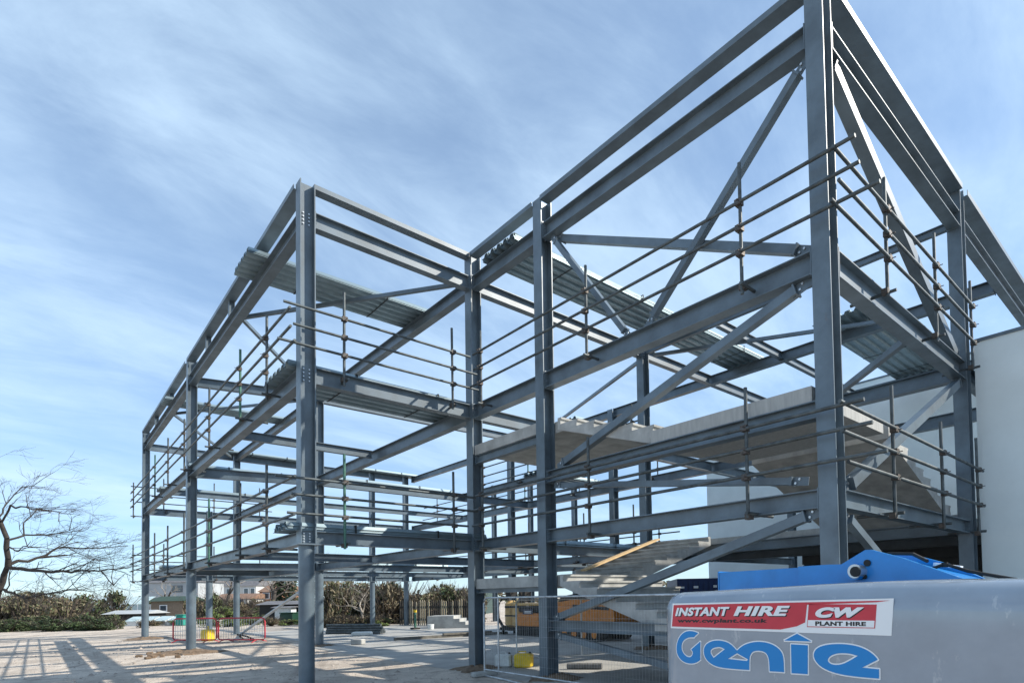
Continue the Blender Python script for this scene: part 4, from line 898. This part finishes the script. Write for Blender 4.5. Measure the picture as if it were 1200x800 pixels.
tree(318, 62, 8.2, 4, 'pale bare tree behind the red barriers', (TWIG, PTWIG))
tree(262, 70, 7.5, 9, 'pale bare tree beside the white terrace', (TWIG, PTWIG))
tree(405, 56, 8.0, 5, 'pale bare tree above the back thicket', (TWIG, PTWIG))
tree(452, 60, 7.6, 6, 'pale bare tree behind the paling fence', (TWIG, PTWIG))
tree(190, 76, 6.0, 8, 'small pale bare tree by the grey gabled house', (TWIG, PTWIG), 4)
tree(425, 41, 3.8, 12, 'small pale twisted bare tree in the thicket', (PTWIG, PTWIG), 4, .6, .12)
for px_, sd in ((327, 1), (340, 2)):
    e = empty('evergreen_tree', gpos(px_, 72)); b = MB(); b.tube((0, 0, 0), (0, 0, 5), .3, .12, 8); b.build('trunk', BARK, e)
    b = MB(); rr = random.Random(sd)
    for i in range(900):
        z = rr.uniform(.8, 6.2); r = 1.05*(1-abs(z-3)/4.2)*rr.uniform(.2, 1); a = rr.uniform(0, 6.28); p = Vector((r*math.cos(a), r*math.sin(a), z)); s = rr.uniform(.12, .3); q = Vector((rr.gauss(0, 1), rr.gauss(0, 1), rr.gauss(0, 1))).normalized(); t = q.cross(Vector((.1, .3, 1))).normalized(); b.add([p-t*s, p+q.cross(t)*s*.4, p+t*s, p-q.cross(t)*s*.4], [(0, 1, 2, 3)])
    b.build('crown', LEAF[2], e); tag(e, 'narrow dark evergreen tree beside the brick house', 'tree', 'narrow dark evergreens')
# big bare tree reaching in over the hedge
DT = 34
def tp(x, y, d): return atdepth(x, y, DT+d)
e = empty('bare_tree', gpos(-16, DT)); inv = Matrix.Translation(-e.location); rr = random.Random(21); bT, bC = MB(), MB()
def limb(pts, r0, r1, tw=True, lev=2):
    P_ = []
    for i in range(len(pts)-1):
        a, c = Vector(pts[i]), Vector(pts[i+1]); m_ = max(2, int((c-a).length/.45))
        for k in range(m_): P_.append(a+(c-a)*(k/m_)+Vector((rr.gauss(0, 1), rr.gauss(0, 1), rr.gauss(0, 1)))*.035)
    P_.append(Vector(pts[-1])); n = len(P_)
    for k in range(n-1):
        ra, rb = r0+(r1-r0)*k/(n-1), r0+(r1-r0)*(k+1)/(n-1); bT.tube(P_[k], P_[k+1], ra, rb, 6, False)
        if tw and k > 1 and rr.random() < .8:
            d = (P_[k+1]-P_[k]).normalized(); ax = Vector((rr.gauss(0, 1), rr.gauss(0, 1), rr.gauss(0, .45))).normalized(); nd = (d*.75+ax*.6+Vector((0, 0, .12))).normalized()
            grow(bT, bC, P_[k], nd, rr.uniform(.8, 1.7), max(.021, rb*.55), lev, rr, 5, .45, Vector((R3.x, R3.y, .1)))
T0 = (gpos(-16, DT).x, gpos(-16, DT).y, 0)
limb([T0, tp(-4, 700, .2), tp(8, 664, 0), tp(8, 631, -.3), tp(1, 612, -.4), tp(-10, 585, -.5)], .19, .09, False)
limb([tp(9, 664, 0), tp(40, 668, -.6), tp(75, 670, -1.2), tp(118, 669, -1.6), tp(146, 664, -2)], .12, .02)
limb([tp(9, 660, 0), tp(34, 656, .8), tp(52, 650, 1.4), tp(68, 642, 1.8), tp(118, 642, 2.6), tp(150, 639, 3.2)], .10, .018)
limb([tp(8, 633, -.3), tp(29, 627, .6), tp(66, 626, 1.4), tp(92, 616, 2)], .07, .015)
limb([tp(8, 640, 0), tp(22, 645, -1.2), tp(36, 634, -2)], .05, .015)
limb([tp(1, 612, -.4), tp(13, 592, -1), tp(47, 597, -2), tp(86, 602, -2.6)], .06, .014)
limb([tp(-2, 606, -.4), tp(9, 590, .8), tp(24, 570, 1.5), tp(55, 571, 2.2)], .05, .012)
limb([tp(29, 627, .6), tp(28, 612, .8), tp(44, 596, 1.2), tp(60, 600, 1.4)], .04, .012)
limb([tp(118, 669, -1.6), tp(134, 684, -2), tp(146, 672, -2.2)], .035, .012)
limb([tp(-10, 585, -.5), tp(-6, 570, -.5), tp(-20, 550, -1)], .08, .02)
limb([tp(2, 690, .2), tp(30, 700, -1.5), tp(62, 694, -2.2), tp(100, 690, -3)], .08, .016)
for b_, nm, m_ in ((bT, 'trunk', BARK), (bC, 'crown', TWIG)):
    o = b_.build(nm, m_, e); o.matrix_parent_inverse = inv
tag(e, 'large dark bare tree spreading its branches over the low hedge', 'tree')
